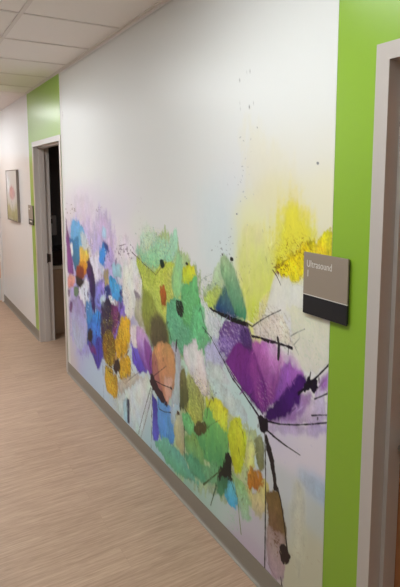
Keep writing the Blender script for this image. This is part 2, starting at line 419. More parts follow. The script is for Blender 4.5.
# columns tighten towards the near end, where the wall is seen largest
t = 1/np.linspace(1/1.0, 1/4.1, 640); ys = 1.339 + (t-t[0])/(t[-1]-t[0])*(4.772-1.339)
zs = np.concatenate([np.linspace(.1096, 2.02, 560), np.linspace(2.02, H-.0225, 60)[1:]])
K = Canvas(ys, zs)
K.wash([(4.302,2.526,1.105,0.348,(0.784, 0.799, 0.784)),
  (4.336,2.212,1.131,0.359,(0.784, 0.799, 0.784)),
  (3.976,1.881,0.984,0.342,(0.784, 0.799, 0.784)),
  (3.711,2.302,0.864,0.312,(0.784, 0.799, 0.784)),
  (3.135,2.538,0.646,0.266,(0.784, 0.799, 0.784)),
  (3.15,2.238,0.659,0.273,(0.784, 0.799, 0.784)),
  (3.162,1.992,0.669,0.280,(0.784, 0.799, 0.784)),
  (2.581,2.585,0.471,0.226,(0.784, 0.799, 0.784)),
  (2.586,2.331,0.478,0.232,(0.784, 0.799, 0.784)),
  (2.592,2.07,0.486,0.237,(0.784, 0.799, 0.784)),
  (2.597,1.802,0.493,0.244,(0.784, 0.799, 0.784)),
  (2.169,2.532,0.361,0.198,(0.784, 0.799, 0.784)),
  (2.169,2.31,0.365,0.202,(0.784, 0.799, 0.784)),
  (2.169,2.082,0.370,0.207,(0.784, 0.799, 0.784)),
  (2.169,1.849,0.374,0.212,(0.784, 0.799, 0.784)),
  (1.849,2.452,0.287,0.177,(0.784, 0.799, 0.784)),
  (1.846,2.253,0.289,0.181,(0.784, 0.799, 0.784)),
  (1.843,2.071,0.291,0.184,(0.784, 0.799, 0.784)),
  (1.592,2.423,0.232,0.159,(0.784, 0.799, 0.784)),
  (1.587,2.244,0.234,0.163,(0.784, 0.799, 0.784)),
  (1.405,2.34,0.197,0.148,(0.784, 0.799, 0.784)),
  (1.398,2.175,0.198,0.150,(0.784, 0.799, 0.784)),
  (1.393,2.041,0.199,0.152,(0.784, 0.799, 0.784)),
  (1.581,2.025,0.176,0.111,(0.791, 0.791, 0.745)),
  (1.388,1.904,0.125,0.103,(0.807, 0.784, 0.687)),
  (1.702,1.92,0.164,0.098,(0.823, 0.776, 0.617)),
  (1.408,1.766,0.102,0.088,(0.841, 0.804, 0.588)),
  (1.698,1.761,0.132,0.079,(0.833, 0.782, 0.421)),
  (1.799,1.656,0.101,0.084,(0.86, 0.86, 0.485)),
  (1.796,1.465,0.102,0.129,(0.86, 0.86, 0.313)),
  (2.123,1.661,0.146,0.122,(0.723, 0.836, 0.86)),
  (2.123,1.494,0.147,0.096,(0.759, 0.86, 0.86)),
  (1.953,1.802,0.144,0.109,(0.755, 0.773, 0.822)),
  (2.371,1.546,0.173,0.130,(0.86, 0.86, 0.86)),
  (2.664,1.607,0.258,0.112,(0.839, 0.86, 0.846)),
  (4.257,1.642,0.552,0.131,(0.686, 0.613, 0.69)),
  (3.761,1.657,0.448,0.118,(0.701, 0.641, 0.777)),
  (3.264,1.673,0.284,0.131,(0.824, 0.779, 0.86)),
  (3.278,1.406,0.252,0.135,(0.86, 0.787, 0.86)),
  (3.898,1.385,0.287,0.155,(0.738, 0.626, 0.799)),
  (4.412,1.51,0.234,0.120,(0.693, 0.614, 0.612)),
  (3.02,1.556,0.157,0.100,(0.817, 0.86, 0.773)),
  (4.589,1.279,0.189,0.270,(0.693, 0.58, 0.699)),
  (4.731,0.616,0.169,0.242,(0.715, 0.629, 0.669)),
  (4.703,0.291,0.203,0.197,(0.652, 0.6, 0.621)),
  (4.385,0.378,0.270,0.185,(0.51, 0.538, 0.839)),
  (3.994,0.235,0.258,0.156,(0.515, 0.665, 0.86)),
  (4.068,0.841,0.313,0.168,(0.419, 0.391, 0.695)),
  (3.695,0.135,0.228,0.115,(0.576, 0.728, 0.86)),
  (3.343,0.193,0.193,0.113,(0.638, 0.749, 0.714)),
  (3.069,0.369,0.202,0.139,(0.672, 0.797, 0.858)),
  (2.841,0.193,0.150,0.107,(0.448, 0.69, 0.775)),
  (2.268,1.403,0.101,0.071,(0.816, 0.86, 0.86)),
  (2.169,1.066,0.116,0.071,(0.704, 0.86, 0.86)),
  (2.27,0.936,0.124,0.063,(0.593, 0.832, 0.699)),
  (2.074,0.791,0.129,0.081,(0.681, 0.86, 0.86)),
  (1.901,0.781,0.081,0.066,(0.638, 0.86, 0.86)),
  (1.82,0.695,0.092,0.056,(0.648, 0.86, 0.86)),
  (1.561,1.338,0.121,0.055,(0.86, 0.86, 0.86)),
  (1.413,1.198,0.096,0.083,(0.86, 0.86, 0.86)),
  (1.39,1.298,0.072,0.052,(0.86, 0.86, 0.86)),
  (1.379,1,0.053,0.037,(0.86, 0.86, 0.86)),
  (1.482,0.737,0.141,0.073,(0.82, 0.767, 0.86)),
  (1.575,0.757,0.088,0.050,(0.705, 0.671, 0.86)),
  (1.383,0.804,0.075,0.069,(0.807, 0.752, 0.86)),
  (1.508,0.577,0.108,0.075,(0.646, 0.692, 0.73)),
  (1.377,0.648,0.065,0.047,(0.482, 0.618, 0.839)),
  (1.373,0.529,0.075,0.064,(0.574, 0.633, 0.598)),
  (1.468,0.3,0.142,0.102,(0.616, 0.61, 0.456)),
  (1.598,0.395,0.092,0.079,(0.568, 0.616, 0.625)),
  (2.504,0.163,0.174,0.073,(0.343, 0.595, 0.481)),
  (2.22,0.193,0.146,0.079,(0.469, 0.678, 0.605)),
  (2.025,0.194,0.128,0.073,(0.57, 0.702, 0.682)),
  (1.813,0.267,0.109,0.087,(0.611, 0.594, 0.671)),
  (1.851,0.119,0.113,0.090,(0.577, 0.498, 0.622)),
  (2.624,0.535,0.132,0.122,(0.511, 0.663, 0.638))])
K.poly([(4.634,1.435),(4.271,1.51),(3.965,1.449),(3.681,1.558),(3.518,1.51),(3.457,1.234),(3.316,1.046),(3.364,0.854),(3.746,0.672),(4.055,0.411),(4.396,0.276),(4.686,0.437),(4.73,0.897)],(0.566, 0.472, 0.746),(0.361, 0.335, 0.837),soft=0.12,rough=0.05,alpha=0.75,grain=0.2)
K.poly([(4.056,0.975),(3.63,1.078),(3.357,0.982),(3.369,0.767),(3.703,0.652),(4.038,0.599)],(0.109, 0.082, 0.423),(0.085, 0.067, 0.355),soft=0.05,rough=0.04,alpha=0.8,grain=0.25)
K.poly([(4.315,1.068),(3.94,1.169),(3.815,0.97),(3.881,0.719),(4.188,0.682),(4.394,0.865)],(0.191, 0.128, 0.377),(0.142, 0.249, 0.621),soft=0.04,rough=0.04,alpha=0.8,grain=0.25)
K.poly([(3.06,1.364),(2.732,1.506),(2.507,1.481),(2.288,1.36),(2.208,1.159),(2.209,0.943),(2.313,0.837),(2.494,0.815),(2.67,0.81),(2.924,0.839),(3.009,1.051)],(0.448, 0.626, 0.242),(0.316, 0.498, 0.18),soft=0.03,rough=0.03,alpha=0.85,grain=0.2)
K.poly([(2.496,0.699),(2.27,0.818),(2.056,0.787),(1.868,0.703),(1.759,0.675),(1.742,0.526),(1.8,0.401),(1.912,0.299),(2.072,0.241),(2.317,0.153),(2.632,0.149),(2.767,0.226),(2.549,0.444)],(0.59, 0.647, 0.251),(0.447, 0.649, 0.38),soft=0.03,rough=0.03,alpha=0.85,grain=0.2)
K.poly([(2.269,1.198),(2.132,1.343),(2.051,1.45),(1.974,1.423),(1.86,1.279),(1.851,1.191),(2.005,1.165),(2.15,1.162)],(0.595, 0.729, 0.443),(0.413, 0.591, 0.316),soft=0.02,rough=0.012,alpha=0.85)
K.poly([(1.872,2.086),(1.716,1.96),(1.564,1.857),(1.512,1.672),(1.75,1.658),(1.854,1.844)],(0.828, 0.775, 0.551),alpha=0.35,soft=0.12,rough=0.03,grain=0.03)
K.poly([(2.266,1.753),(2.01,1.779),(1.942,1.491),(2.218,1.4),(2.287,1.578)],(0.711, 0.827, 0.86),alpha=0.3,soft=0.25,rough=0.03,grain=0.04)
K.poly([(1.627,1.739),(1.531,1.734),(1.457,1.664),(1.391,1.597),(1.451,1.502),(1.562,1.378),(1.688,1.313),(1.719,1.467),(1.682,1.61)],(0.841, 0.733, 0.134),(0.86, 0.86, 0.06),soft=0.13,rough=0.03,alpha=0.85,grain=0.05)
K.poly([(1.595,1.686),(1.513,1.683),(1.413,1.616),(1.464,1.56),(1.596,1.483),(1.653,1.492),(1.642,1.597)],(0.86, 0.797, 0.037),soft=0.1,rough=0.02,alpha=0.8,grain=0.05)
K.poly([(1.888,1.603),(1.777,1.628),(1.693,1.519),(1.65,1.382),(1.714,1.257),(1.813,1.173),(1.876,1.276),(1.909,1.441)],(0.848, 0.817, 0.416),(0.722, 0.86, 0.043),soft=0.06,rough=0.015,alpha=0.9,grain=0.05)
K.poly([(1.658,1.462),(1.47,1.563),(1.342,1.622),(1.338,1.517),(1.482,1.445),(1.504,1.411),(1.593,1.408),(1.651,1.423)],(0.858, 0.66, 0.004),soft=0.02,rough=0.02,alpha=0.95,grain=0.3)
K.crackle([(1.68,1.529),(1.332,1.609),(1.324,1.421),(1.689,1.355)],(0.383, 0.231, 0.004),(0.86, 0.86, 0.074),0.5,120)
K.specks(1.508,1.521,0.139,0.053,70,0.0049,(0.372, 0.21, 0.006),3,0.7)
K.specks(1.613,1.457,0.060,0.040,40,0.0047,(0.236, 0.112, 0.007),4,0.8)
K.poly([(1.651,1.427),(1.606,1.41),(1.481,1.415),(1.472,1.31),(1.608,1.248),(1.741,1.208),(1.742,1.268),(1.689,1.346)],(0.86, 0.86, 0.801),(0.86, 0.86, 0.767),soft=0.02,rough=0.012,alpha=0.92,grain=0.06,line=0.2)
K.poly([(1.734,1.227),(1.675,1.349),(1.689,1.371),(1.742,1.277),(1.813,1.173)],(0.86, 0.86, 0.3),soft=0.02,rough=0.01,alpha=0.8)
K.line([(1.671,1.44),(1.644,1.42),(1.618,1.388)],[0.006, 0.0032],(0.071, 0.042, 0.019))
K.line([(1.652,1.451),(1.608,1.481),(1.566,1.503)],[0.0032, 0.0024],(0.191, 0.125, 0.033),alpha=0.7)
K.line([(1.641,1.436),(1.635,1.434)],[0.0128, 0.0128],(0.177, 0.032, 0.019),rough=0.003)
K.poly([(1.572,1.312),(1.467,1.311),(1.339,1.303),(1.328,1.145),(1.426,1.091),(1.517,1.094),(1.55,1.161),(1.552,1.241)],(0.86, 0.86, 0.66),(0.86, 0.86, 0.774),soft=0.02,rough=0.01,alpha=0.95,grain=0.05,line=0.2)
K.poly([(1.813,1.173),(1.741,1.225),(1.686,1.25),(1.602,1.277),(1.557,1.211),(1.543,1.159),(1.644,1.152),(1.79,1.13)],(0.86, 0.843, 0.668),(0.86, 0.791, 0.71),soft=0.016,rough=0.008,alpha=0.95)
K.crackle([(1.829,1.232),(1.524,1.299),(1.519,1.149),(1.826,1.062)],(0.276, 0.217, 0.146),(0.86, 0.86, 0.86),0.5,90)
K.crackle([(1.56,1.299),(1.341,1.346),(1.333,1.147),(1.553,1.079)],(0.576, 0.741, 0.607),(0.86, 0.86, 0.86),0.3,60)
K.line([(1.551,1.197),(1.51,1.223),(1.47,1.245)],[0.0046, 0.0023],(0.128, 0.154, 0.11),alpha=0.8)
K.line([(1.532,1.166),(1.497,1.203),(1.504,1.225)],[0.003, 0.0019],(0.187, 0.221, 0.168),alpha=0.7)
K.line([(1.526,1.164),(1.501,1.135)],[0.003, 0.0015],(0.192, 0.252, 0.174),alpha=0.7)
K.poly([(2.31,1.221),(2.228,1.232),(2.122,1.183),(2.067,1.141),(2.085,1.048),(2.169,0.985),(2.239,1.049),(2.3,1.129)],(0.84, 0.86, 0.86),(0.735, 0.86, 0.86),soft=0.0192,rough=0.01,alpha=0.9)
K.crackle([(2.374,1.231),(2.059,1.288),(2.057,0.996),(2.377,0.905)],(0.23, 0.39, 0.323),(0.86, 0.86, 0.86),0.45,80)
K.poly([(2.443,1.098),(2.3,1.108),(2.208,1.077),(2.16,1.018),(2.189,0.938),(2.312,0.891),(2.423,0.892)],(0.216, 0.627, 0.296),(0.172, 0.505, 0.254),soft=0.0192,rough=0.01)
K.poly([(3.823,1.588),(3.564,1.586),(3.503,1.441),(3.537,1.223),(3.707,1.201),(3.785,1.357),(3.868,1.464)],(0.642, 0.509, 0.789),(0.632, 0.484, 0.726),soft=0.12,rough=0.03,alpha=0.8)
K.poly([(4.425,1.662),(4.145,1.693),(3.951,1.613),(3.916,1.461),(4.17,1.434),(4.383,1.512)],(0.699, 0.584, 0.756),soft=0.2,rough=0.03,alpha=0.55)
K.poly([(4.482,1.472),(4.29,1.459),(4.173,1.401),(4.103,1.31),(4.14,1.192),(4.307,1.154),(4.412,1.245),(4.585,1.315)],(0.129, 0.371, 0.686),(0.143, 0.456, 0.717),soft=0.03,rough=0.015)
K.poly([(4.256,1.378),(4.074,1.345),(3.983,1.243),(4.04,1.156),(4.218,1.216)],(0.62, 0.66, 0.716),(0.81, 0.73, 0.573),soft=0.03,rough=0.015,alpha=0.8)
K.poly([(4.617,1.312),(4.439,1.268),(4.301,1.206),(4.276,1.04),(4.436,1.016),(4.572,1.156)],(0.011, 0.177, 0.484),(0.014, 0.11, 0.268),soft=0.03,rough=0.01)
K.poly([(4.593,1.243),(4.523,1.259),(4.51,1.159),(4.584,1.11)],(0.837, 0.86, 0.86),soft=0.03,rough=0.008)
K.poly([(4.766,1.472),(4.669,1.46),(4.628,1.32),(4.524,1.091),(4.514,0.986),(4.707,0.956),(4.742,1.127)],(0.134, 0.014, 0.146),(0.285, 0.06, 0.33),soft=0.03,rough=0.012)
K.poly([(4.311,1.247),(4.07,1.249),(4.055,1.138),(4.181,1.037),(4.371,1.077)],(0.782, 0.544, 0.091),(0.845, 0.417, 0.008),soft=0.03,rough=0.01)
K.poly([(4.368,1.112),(4.145,1.142),(4.14,1.052),(4.298,0.959),(4.438,0.998)],(0.752, 0.343, 0.005),(0.425, 0.063, 0.004),soft=0.03,rough=0.01)
K.poly([(4.466,1.291),(4.344,1.337),(4.305,1.172),(4.377,1.024),(4.487,1.096)],(0.029, 0.217, 0.449),(0.024, 0.163, 0.27),soft=0.03,rough=0.008)
K.poly([(4.401,1.073),(4.203,1.084),(4.21,1.016),(4.329,0.937),(4.442,0.962)],(0.325, 0.044, 0.004),(0.107, 0.004, 0.004),soft=0.03,rough=0.008)
K.poly([(4.118,1.146),(4.026,1.174),(3.997,1.082),(4.079,1.004),(4.139,1.06)],(0.074, 0.014, 0.089),soft=0.03,rough=0.008)
K.poly([(4.035,1.213),(3.815,1.263),(3.715,1.102),(3.883,0.997),(4.024,1.053)],(0.769, 0.716, 0.86),soft=0.03,rough=0.012)
K.poly([(3.716,1.468),(3.636,1.444),(3.651,1.385),(3.726,1.393)],(0.46, 0.661, 0.86),soft=0.03,rough=0.008)
K.poly([(3.656,1.318),(3.531,1.31),(3.519,1.182),(3.668,1.146)],(0.519, 0.417, 0.758),soft=0.03,rough=0.02)
K.specks(3.597,1.244,0.102,0.073,30,0.0079,(0.167, 0.108, 0.344),9,0.8)
K.poly([(3.708,1.342),(3.804,1.256),(3.805,1.18),(3.721,1.161),(3.66,1.251),(3.645,1.319)],(0.047, 0.345, 0.86),(0.026, 0.242, 0.786),soft=0.03,rough=0.008)
K.poly([(3.707,1.354),(3.612,1.334),(3.594,1.289),(3.667,1.302)],(0.029, 0.05, 0.277),soft=0.03,rough=0.006)
K.line([(3.683,1.3),(3.656,1.252),(3.686,1.188)],[0.0058, 0.0037],(0.683, 0.814, 0.86))
K.poly([(3.723,1.138),(3.625,1.153),(3.61,1.066),(3.699,1.013)],(0.453, 0.359, 0.138),soft=0.03,rough=0.01)
K.poly([(3.844,1.182),(3.732,1.167),(3.714,1.109),(3.826,1.123)],(0.606, 0.688, 0.826),soft=0.03,rough=0.01,alpha=0.7)
K.poly([(4.685,0.951),(4.471,0.971),(4.477,0.912),(4.675,0.814),(4.747,0.843)],(0.844, 0.396, 0.304),(0.69, 0.23, 0.211),soft=0.03,rough=0.008)
K.poly([(4.739,0.821),(4.642,0.82),(4.666,0.751),(4.736,0.765)],(0.112, 0.015, 0.102),soft=0.03,rough=0.008)
K.poly([(4.344,0.926),(4.105,1.008),(4.068,0.841),(4.235,0.757),(4.371,0.799)],(0.745, 0.77, 0.86),soft=0.03,rough=0.015)
K.poly([(4.441,0.975),(4.213,0.986),(4.217,0.948),(4.332,0.902),(4.432,0.92)],(0.015, 0.004, 0.004),soft=0.03,rough=0.01)
K.poly([(4.512,0.87),(4.372,0.882),(4.4,0.802),(4.505,0.791)],(0.142, 0.245, 0.132),soft=0.03,rough=0.01)
K.line([(4.219,0.922),(4.187,0.835)],[0.0081, 0.0049],(0.161, 0.12, 0.239))
K.line([(4.122,0.964),(4.108,0.834)],[0.008, 0.0048],(0.094, 0.061, 0.193))
K.poly([(3.904,1.025),(3.741,1.044),(3.664,0.899),(3.805,0.8),(3.917,0.871)],(0.295, 0.218, 0.686),(0.222, 0.27, 0.86),soft=0.03,rough=0.012)
K.poly([(4.636,0.738),(4.341,0.813),(4.156,0.74),(4.125,0.493),(4.392,0.313),(4.568,0.356),(4.632,0.628)],(0.353, 0.273, 0.579),(0.532, 0.659, 0.86),soft=0.03,rough=0.015,alpha=0.9)
K.poly([(4.637,0.729),(4.56,0.717),(4.617,0.622),(4.673,0.638)],(0.162, 0.05, 0.208),soft=0.03,rough=0.008)
K.poly([(4.175,0.82),(4.018,0.835),(3.98,0.696),(4.041,0.565),(4.146,0.555),(4.188,0.682)],(0.081, 0.275, 0.608),(0.008, 0.248, 0.669),soft=0.03,rough=0.012)
K.poly([(3.981,0.777),(3.815,0.821),(3.765,0.715),(3.79,0.543),(3.951,0.457),(4.04,0.582)],(0.033, 0.322, 0.86),(0.017, 0.199, 0.86),soft=0.03,rough=0.012)
K.poly([(4.079,1.151),(3.992,1.13),(3.919,0.991),(3.949,0.768),(4.022,0.785),(4.081,0.987)],(0.041, 0.004, 0.077),(0.027, 0.005, 0.136),soft=0.03,rough=0.01)
K.poly([(3.826,0.909),(3.726,0.948),(3.653,0.897),(3.695,0.854),(3.8,0.863)],(0.622, 0.801, 0.86),soft=0.03,rough=0.01)
K.poly([(3.595,1.12),(3.464,1.112),(3.391,1.046),(3.415,0.964),(3.534,0.962),(3.601,1.038)],(0.033, 0.444, 0.86),(0.085, 0.432, 0.86),soft=0.018,rough=0.01)
K.poly([(3.566,1.088),(3.426,1.104),(3.316,1.046),(3.357,0.968),(3.535,0.947)],(0.071, 0.465, 0.86),(0.06, 0.373, 0.86),soft=0.018,rough=0.01,alpha=0.8)
K.poly([(3.538,1.209),(3.343,1.222),(3.348,1.138),(3.524,1.117)],(0.321, 0.661, 0.752),soft=0.018,rough=0.015,alpha=0.8)
K.poly([(3.732,1.015),(3.601,1.03),(3.575,0.961),(3.694,0.938)],(0.004, 0.031, 0.208),soft=0.03,rough=0.01)
K.poly([(3.388,1.089),(3.296,1.084),(3.3,0.994),(3.393,1.011)],(0.004, 0.022, 0.234),soft=0.018,rough=0.01)
K.poly([(3.455,0.934),(3.282,1.004),(3.27,0.875),(3.39,0.718),(3.533,0.651)],(0.281, 0.183, 0.654),(0.18, 0.103, 0.642),soft=0.018,rough=0.012)
K.poly([(3.824,0.843),(3.639,0.941),(3.475,0.937),(3.503,0.807),(3.572,0.693),(3.795,0.629)],(0.004, 0.004, 0.055),(0.029, 0.004, 0.071),soft=0.03,rough=0.01)
K.poly([(3.557,0.921),(3.436,0.931),(3.402,0.845),(3.488,0.73),(3.562,0.681)],(0.131, 0.004, 0.118),(0.234, 0.022, 0.215),soft=0.018,rough=0.01)
K.poly([(3.623,0.96),(3.554,0.965),(3.441,0.944),(3.476,0.915),(3.577,0.924)],(0.86, 0.86, 0.86),soft=0.018,rough=0.006)
K.poly([(4.138,0.642),(3.797,0.754),(3.76,0.638),(3.785,0.457),(3.915,0.294),(4.081,0.403),(4.182,0.46)],(0.031, 0.25, 0.855),(0.042, 0.02, 0.369),soft=0.03,rough=0.012)
K.poly([(3.916,0.581),(3.775,0.586),(3.787,0.424),(3.914,0.303),(3.977,0.433)],(0.058, 0.031, 0.447),soft=0.03,rough=0.01,alpha=0.8)
K.poly([(4.134,0.567),(4.02,0.612),(4.006,0.533),(4.128,0.467),(4.179,0.487)],(0.004, 0.004, 0.005),soft=0.03,rough=0.01)
K.poly([(4.144,0.462),(3.973,0.484),(3.93,0.414),(4.081,0.403)],(0.193, 0.006, 0.218),soft=0.03,rough=0.01,alpha=0.85)
K.poly([(3.833,0.73),(3.523,0.817),(3.571,0.709),(3.726,0.646),(3.774,0.452),(3.81,0.577)],(0.014, 0.004, 0.053),(0.037, 0.004, 0.054),soft=0.03,rough=0.01)
K.line([(4.018,1.127),(3.979,1.004),(4.017,0.852)],[0.0047, 0.0172, 0.0062],(0.004, 0.004, 0.053),alpha=0.8,rough=0.004)
K.line([(3.844,0.886),(3.856,0.741),(3.912,0.631)],[0.0045, 0.0166, 0.0061],(0.004, 0.004, 0.066),alpha=0.8,rough=0.004)
K.line([(3.736,0.815),(3.746,0.672)],[0.0044, 0.0162, 0.0059],(0.004, 0.004, 0.07),alpha=0.8,rough=0.004)
K.line([(3.937,0.625),(3.874,0.511),(3.884,0.378)],[0.0045, 0.0167, 0.0061],(0.004, 0.004, 0.077),alpha=0.8,rough=0.004)
K.line([(4.222,0.896),(4.178,0.786),(4.217,0.658)],[0.0049, 0.0178, 0.0065],(0.004, 0.004, 0.057),alpha=0.8,rough=0.004)
K.line([(3.392,1.032),(3.378,0.936),(3.443,0.806)],[0.0041, 0.015, 0.0055],(0.009, 0.004, 0.074),alpha=0.8,rough=0.004)
K.line([(3.614,1.006),(3.557,0.913)],[0.0043, 0.0157, 0.0057],(0.005, 0.004, 0.067),alpha=0.8,rough=0.004)
K.line([(4.549,1.088),(4.501,0.97)],[0.0052, 0.019, 0.0069],(0.004, 0.004, 0.046),alpha=0.8,rough=0.004)
K.line([(4.39,0.9),(4.344,0.787)],[0.005, 0.0184, 0.0067],(0.004, 0.004, 0.053),alpha=0.8,rough=0.004)
K.line([(3.701,0.684),(3.755,0.544)],[0.0044, 0.0161, 0.0059],(0.006, 0.004, 0.077),alpha=0.8,rough=0.004)
K.line([(4.081,0.987),(4.065,0.875),(4.129,0.746)],[0.0048, 0.0143, 0.004],(0.519, 0.675, 0.86),alpha=0.75,rough=0.004)
K.line([(3.941,0.867),(3.926,0.757)],[0.0046, 0.0138, 0.0038],(0.54, 0.706, 0.86),alpha=0.75,rough=0.004)
K.line([(3.811,0.72),(3.819,0.606)],[0.0045, 0.0134, 0.0037],(0.576, 0.764, 0.86),alpha=0.75,rough=0.004)
K.line([(4.373,0.781),(4.394,0.582)],[0.005, 0.0151, 0.0042],(0.538, 0.71, 0.86),alpha=0.75,rough=0.004)
K.line([(3.486,1.087),(3.45,1.021)],[0.0042, 0.0125, 0.0035],(0.558, 0.719, 0.86),alpha=0.75,rough=0.004)
K.line([(3.694,0.778),(3.654,0.726)],[0.0044, 0.0131, 0.0036],(0.576, 0.759, 0.86),alpha=0.75,rough=0.004)
K.line([(3.979,0.713),(3.987,0.612)],[0.0046, 0.0186, 0.0046],(0.021, 0.362, 0.86),alpha=0.85,rough=0.004)
K.line([(3.549,1.047),(3.472,0.988)],[0.0042, 0.0168, 0.0042],(0.026, 0.353, 0.86),alpha=0.85,rough=0.004)
K.line([(3.747,1.256),(3.775,1.191)],[0.0045, 0.0179, 0.0045],(0.017, 0.308, 0.86),alpha=0.85,rough=0.004)
K.line([(4.434,1.311),(4.357,1.216)],[0.0051, 0.0204, 0.0051],(0.006, 0.271, 0.802),alpha=0.85,rough=0.004)
K.line([(3.909,0.664),(3.893,0.571)],[0.0046, 0.0182, 0.0046],(0.023, 0.375, 0.86),alpha=0.85,rough=0.004)
K.poly([(3.726,0.646),(3.591,0.714),(3.485,0.644),(3.506,0.494),(3.633,0.409),(3.752,0.434),(3.779,0.538)],(0.139, 0.057, 0.004),(0.292, 0.149, 0.004),soft=0.03,rough=0.01,grain=0.25)
K.poly([(3.363,0.868),(3.225,0.885),(3.215,0.729),(3.303,0.599),(3.48,0.524),(3.503,0.637),(3.437,0.75)],(0.858, 0.508, 0.028),(0.724, 0.396, 0.004),soft=0.018,rough=0.01,grain=0.2)
K.poly([(3.744,0.397),(3.59,0.414),(3.487,0.41),(3.452,0.331),(3.53,0.212),(3.7,0.197),(3.763,0.279)],(0.476, 0.271, 0.004),(0.728, 0.441, 0.017),soft=0.018,rough=0.012,grain=0.25)
K.poly([(3.421,0.527),(3.271,0.622),(3.205,0.572),(3.21,0.479),(3.296,0.386),(3.415,0.381),(3.455,0.442)],(0.77, 0.455, 0.009),(0.697, 0.386, 0.012),soft=0.018,rough=0.012,grain=0.22)
K.crackle([(3.763,0.746),(3.182,0.882),(3.208,0.331),(3.811,0.108)],(0.148, 0.064, 0.004),(0.86, 0.857, 0.125),0.5,60)
K.poly([(3.529,0.517),(3.44,0.529),(3.415,0.463),(3.5,0.398),(3.564,0.423)],(0.019, 0.004, 0.004),soft=0.018,rough=0.01)
K.line([(3.656,0.378),(3.55,0.389)],[0.0071, 0.0043],(0.042, 0.004, 0.004))
K.line([(3.632,0.424),(3.547,0.428)],[0.0071, 0.0042],(0.041, 0.004, 0.004))
K.line([(3.451,0.347),(3.434,0.292)],[0.0151, 0.0082],(0.008, 0.004, 0.004))
K.line([(3.303,0.599),(3.245,0.658)],[0.0132, 0.0066],(0.046, 0.005, 0.016))
K.line([(3.232,0.563),(3.181,0.531)],[0.0097, 0.0045],(0.028, 0.007, 0.066),alpha=0.8)
K.line([(3.781,0.442),(3.793,0.277),(3.791,0.115)],[0.0066, 0.0052],(0.111, 0.151, 0.223),alpha=0.8)
K.line([(3.452,0.331),(3.463,0.146)],[0.0048, 0.0034],(0.227, 0.291, 0.399),alpha=0.7)
K.poly([(3.323,1.252),(3.095,1.315),(2.987,1.215),(2.929,1.13),(3.009,1.051),(3.181,0.895),(3.305,0.909),(3.353,1.053)],(0.86, 0.856, 0.86),(0.86, 0.86, 0.86),soft=0.018,rough=0.014)
K.poly([(3.486,1.4),(3.155,1.444),(3.062,1.312),(3.305,1.241),(3.454,1.284)],(0.86, 0.795, 0.86),soft=0.03,rough=0.02,alpha=0.7)
K.specks(3.3,1.337,0.157,0.069,34,0.0087,(0.225, 0.137, 0.233),11,0.75)
K.line([(3.16,1.339),(3.062,1.312)],[0.009, 0.0051],(0.12, 0.069, 0.121))
K.line([(3.373,1.356),(3.262,1.381)],[0.0067, 0.004],(0.223, 0.135, 0.207))
K.specks(3.766,1.598,0.152,0.037,12,0.0075,(0.263, 0.17, 0.245),12,0.6)
K.specks(4.497,1.548,0.204,0.043,18,0.0096,(0.186, 0.082, 0.062),13,0.7)
K.specks(4.028,1.294,0.099,0.097,16,0.0071,(0.393, 0.211, 0.163),14,0.6)
K.specks(3.019,1.588,0.062,0.100,12,0.0050,(0.494, 0.421, 0.448),15,0.4)
K.poly([(3.138,1.092),(3.04,1.084),(2.995,1.015),(3.091,1.022)],(0.198, 0.14, 0.213),soft=0.02,rough=0.02,alpha=0.8)
K.poly([(3.107,1.032),(2.961,1.086),(2.92,0.955),(3.032,0.877),(3.129,0.921)],(0.637, 0.62, 0.502),(0.441, 0.447, 0.259),soft=0.0256,rough=0.012,alpha=0.9)
K.poly([(2.885,1.529),(2.788,1.477),(2.629,1.469),(2.53,1.512),(2.496,1.428),(2.533,1.358),(2.739,1.283),(2.938,1.291),(3.093,1.347),(3.024,1.456)],(0.531, 0.838, 0.632),(0.312, 0.705, 0.435),soft=0.0256,rough=0.02)
K.poly([(3.022,1.506),(2.884,1.565),(2.788,1.466),(2.876,1.385),(3.044,1.366)],(0.759, 0.86, 0.743),soft=0.04,rough=0.02,alpha=0.6)
K.poly([(3.095,1.315),(2.954,1.276),(2.808,1.255),(2.724,1.32),(2.557,1.354),(2.487,1.238),(2.49,1.099),(2.59,0.932),(2.748,0.922),(2.889,1),(2.991,1.119)],(0.584, 0.691, 0.076),(0.542, 0.659, 0.145),soft=0.016,rough=0.012,grain=0.2)
K.poly([(2.633,1.299),(2.486,1.342),(2.419,1.222),(2.466,1.092),(2.587,1.106)],(0.71, 0.79, 0.166),(0.568, 0.696, 0.205),soft=0.02,rough=0.012,alpha=0.7)
K.crackle([(3.088,1.476),(2.46,1.528),(2.468,0.992),(3.116,0.83)],(0.195, 0.311, 0.062),(0.86, 0.86, 0.31),0.45,75)
K.poly([(2.637,1.108),(2.512,1.161),(2.353,1.155),(2.311,1.042),(2.333,0.928),(2.47,0.845),(2.592,0.856),(2.667,0.966)],(0.161, 0.584, 0.322),(0.14, 0.478, 0.256),soft=0.0192,rough=0.012,grain=0.16)
K.poly([(2.532,1.424),(2.462,1.4),(2.441,1.24),(2.513,1.15),(2.584,1.221)],(0.392, 0.767, 0.411),(0.241, 0.685, 0.323),soft=0.0256,rough=0.012,alpha=0.8)
K.poly([(3.006,1.142),(2.842,1.097),(2.719,0.989),(2.628,0.94),(2.63,0.845),(2.78,0.778),(2.94,0.835),(3.028,0.969)],(0.361, 0.442, 0.071),(0.243, 0.227, 0.077),soft=0.05,rough=0.012)
K.poly([(2.89,0.962),(2.773,1.025),(2.641,0.96),(2.63,0.863),(2.78,0.79),(2.882,0.774)],(0.12, 0.11, 0.06),(0.093, 0.064, 0.05),soft=0.06,rough=0.01,alpha=0.9,line=0)
K.poly([(2.741,1.176),(2.694,1.199),(2.649,1.146),(2.671,1.071),(2.73,1.083)],(0.557, 0.158, 0.033),(0.453, 0.133, 0.028),soft=0.016,rough=0.008,grain=0.25)
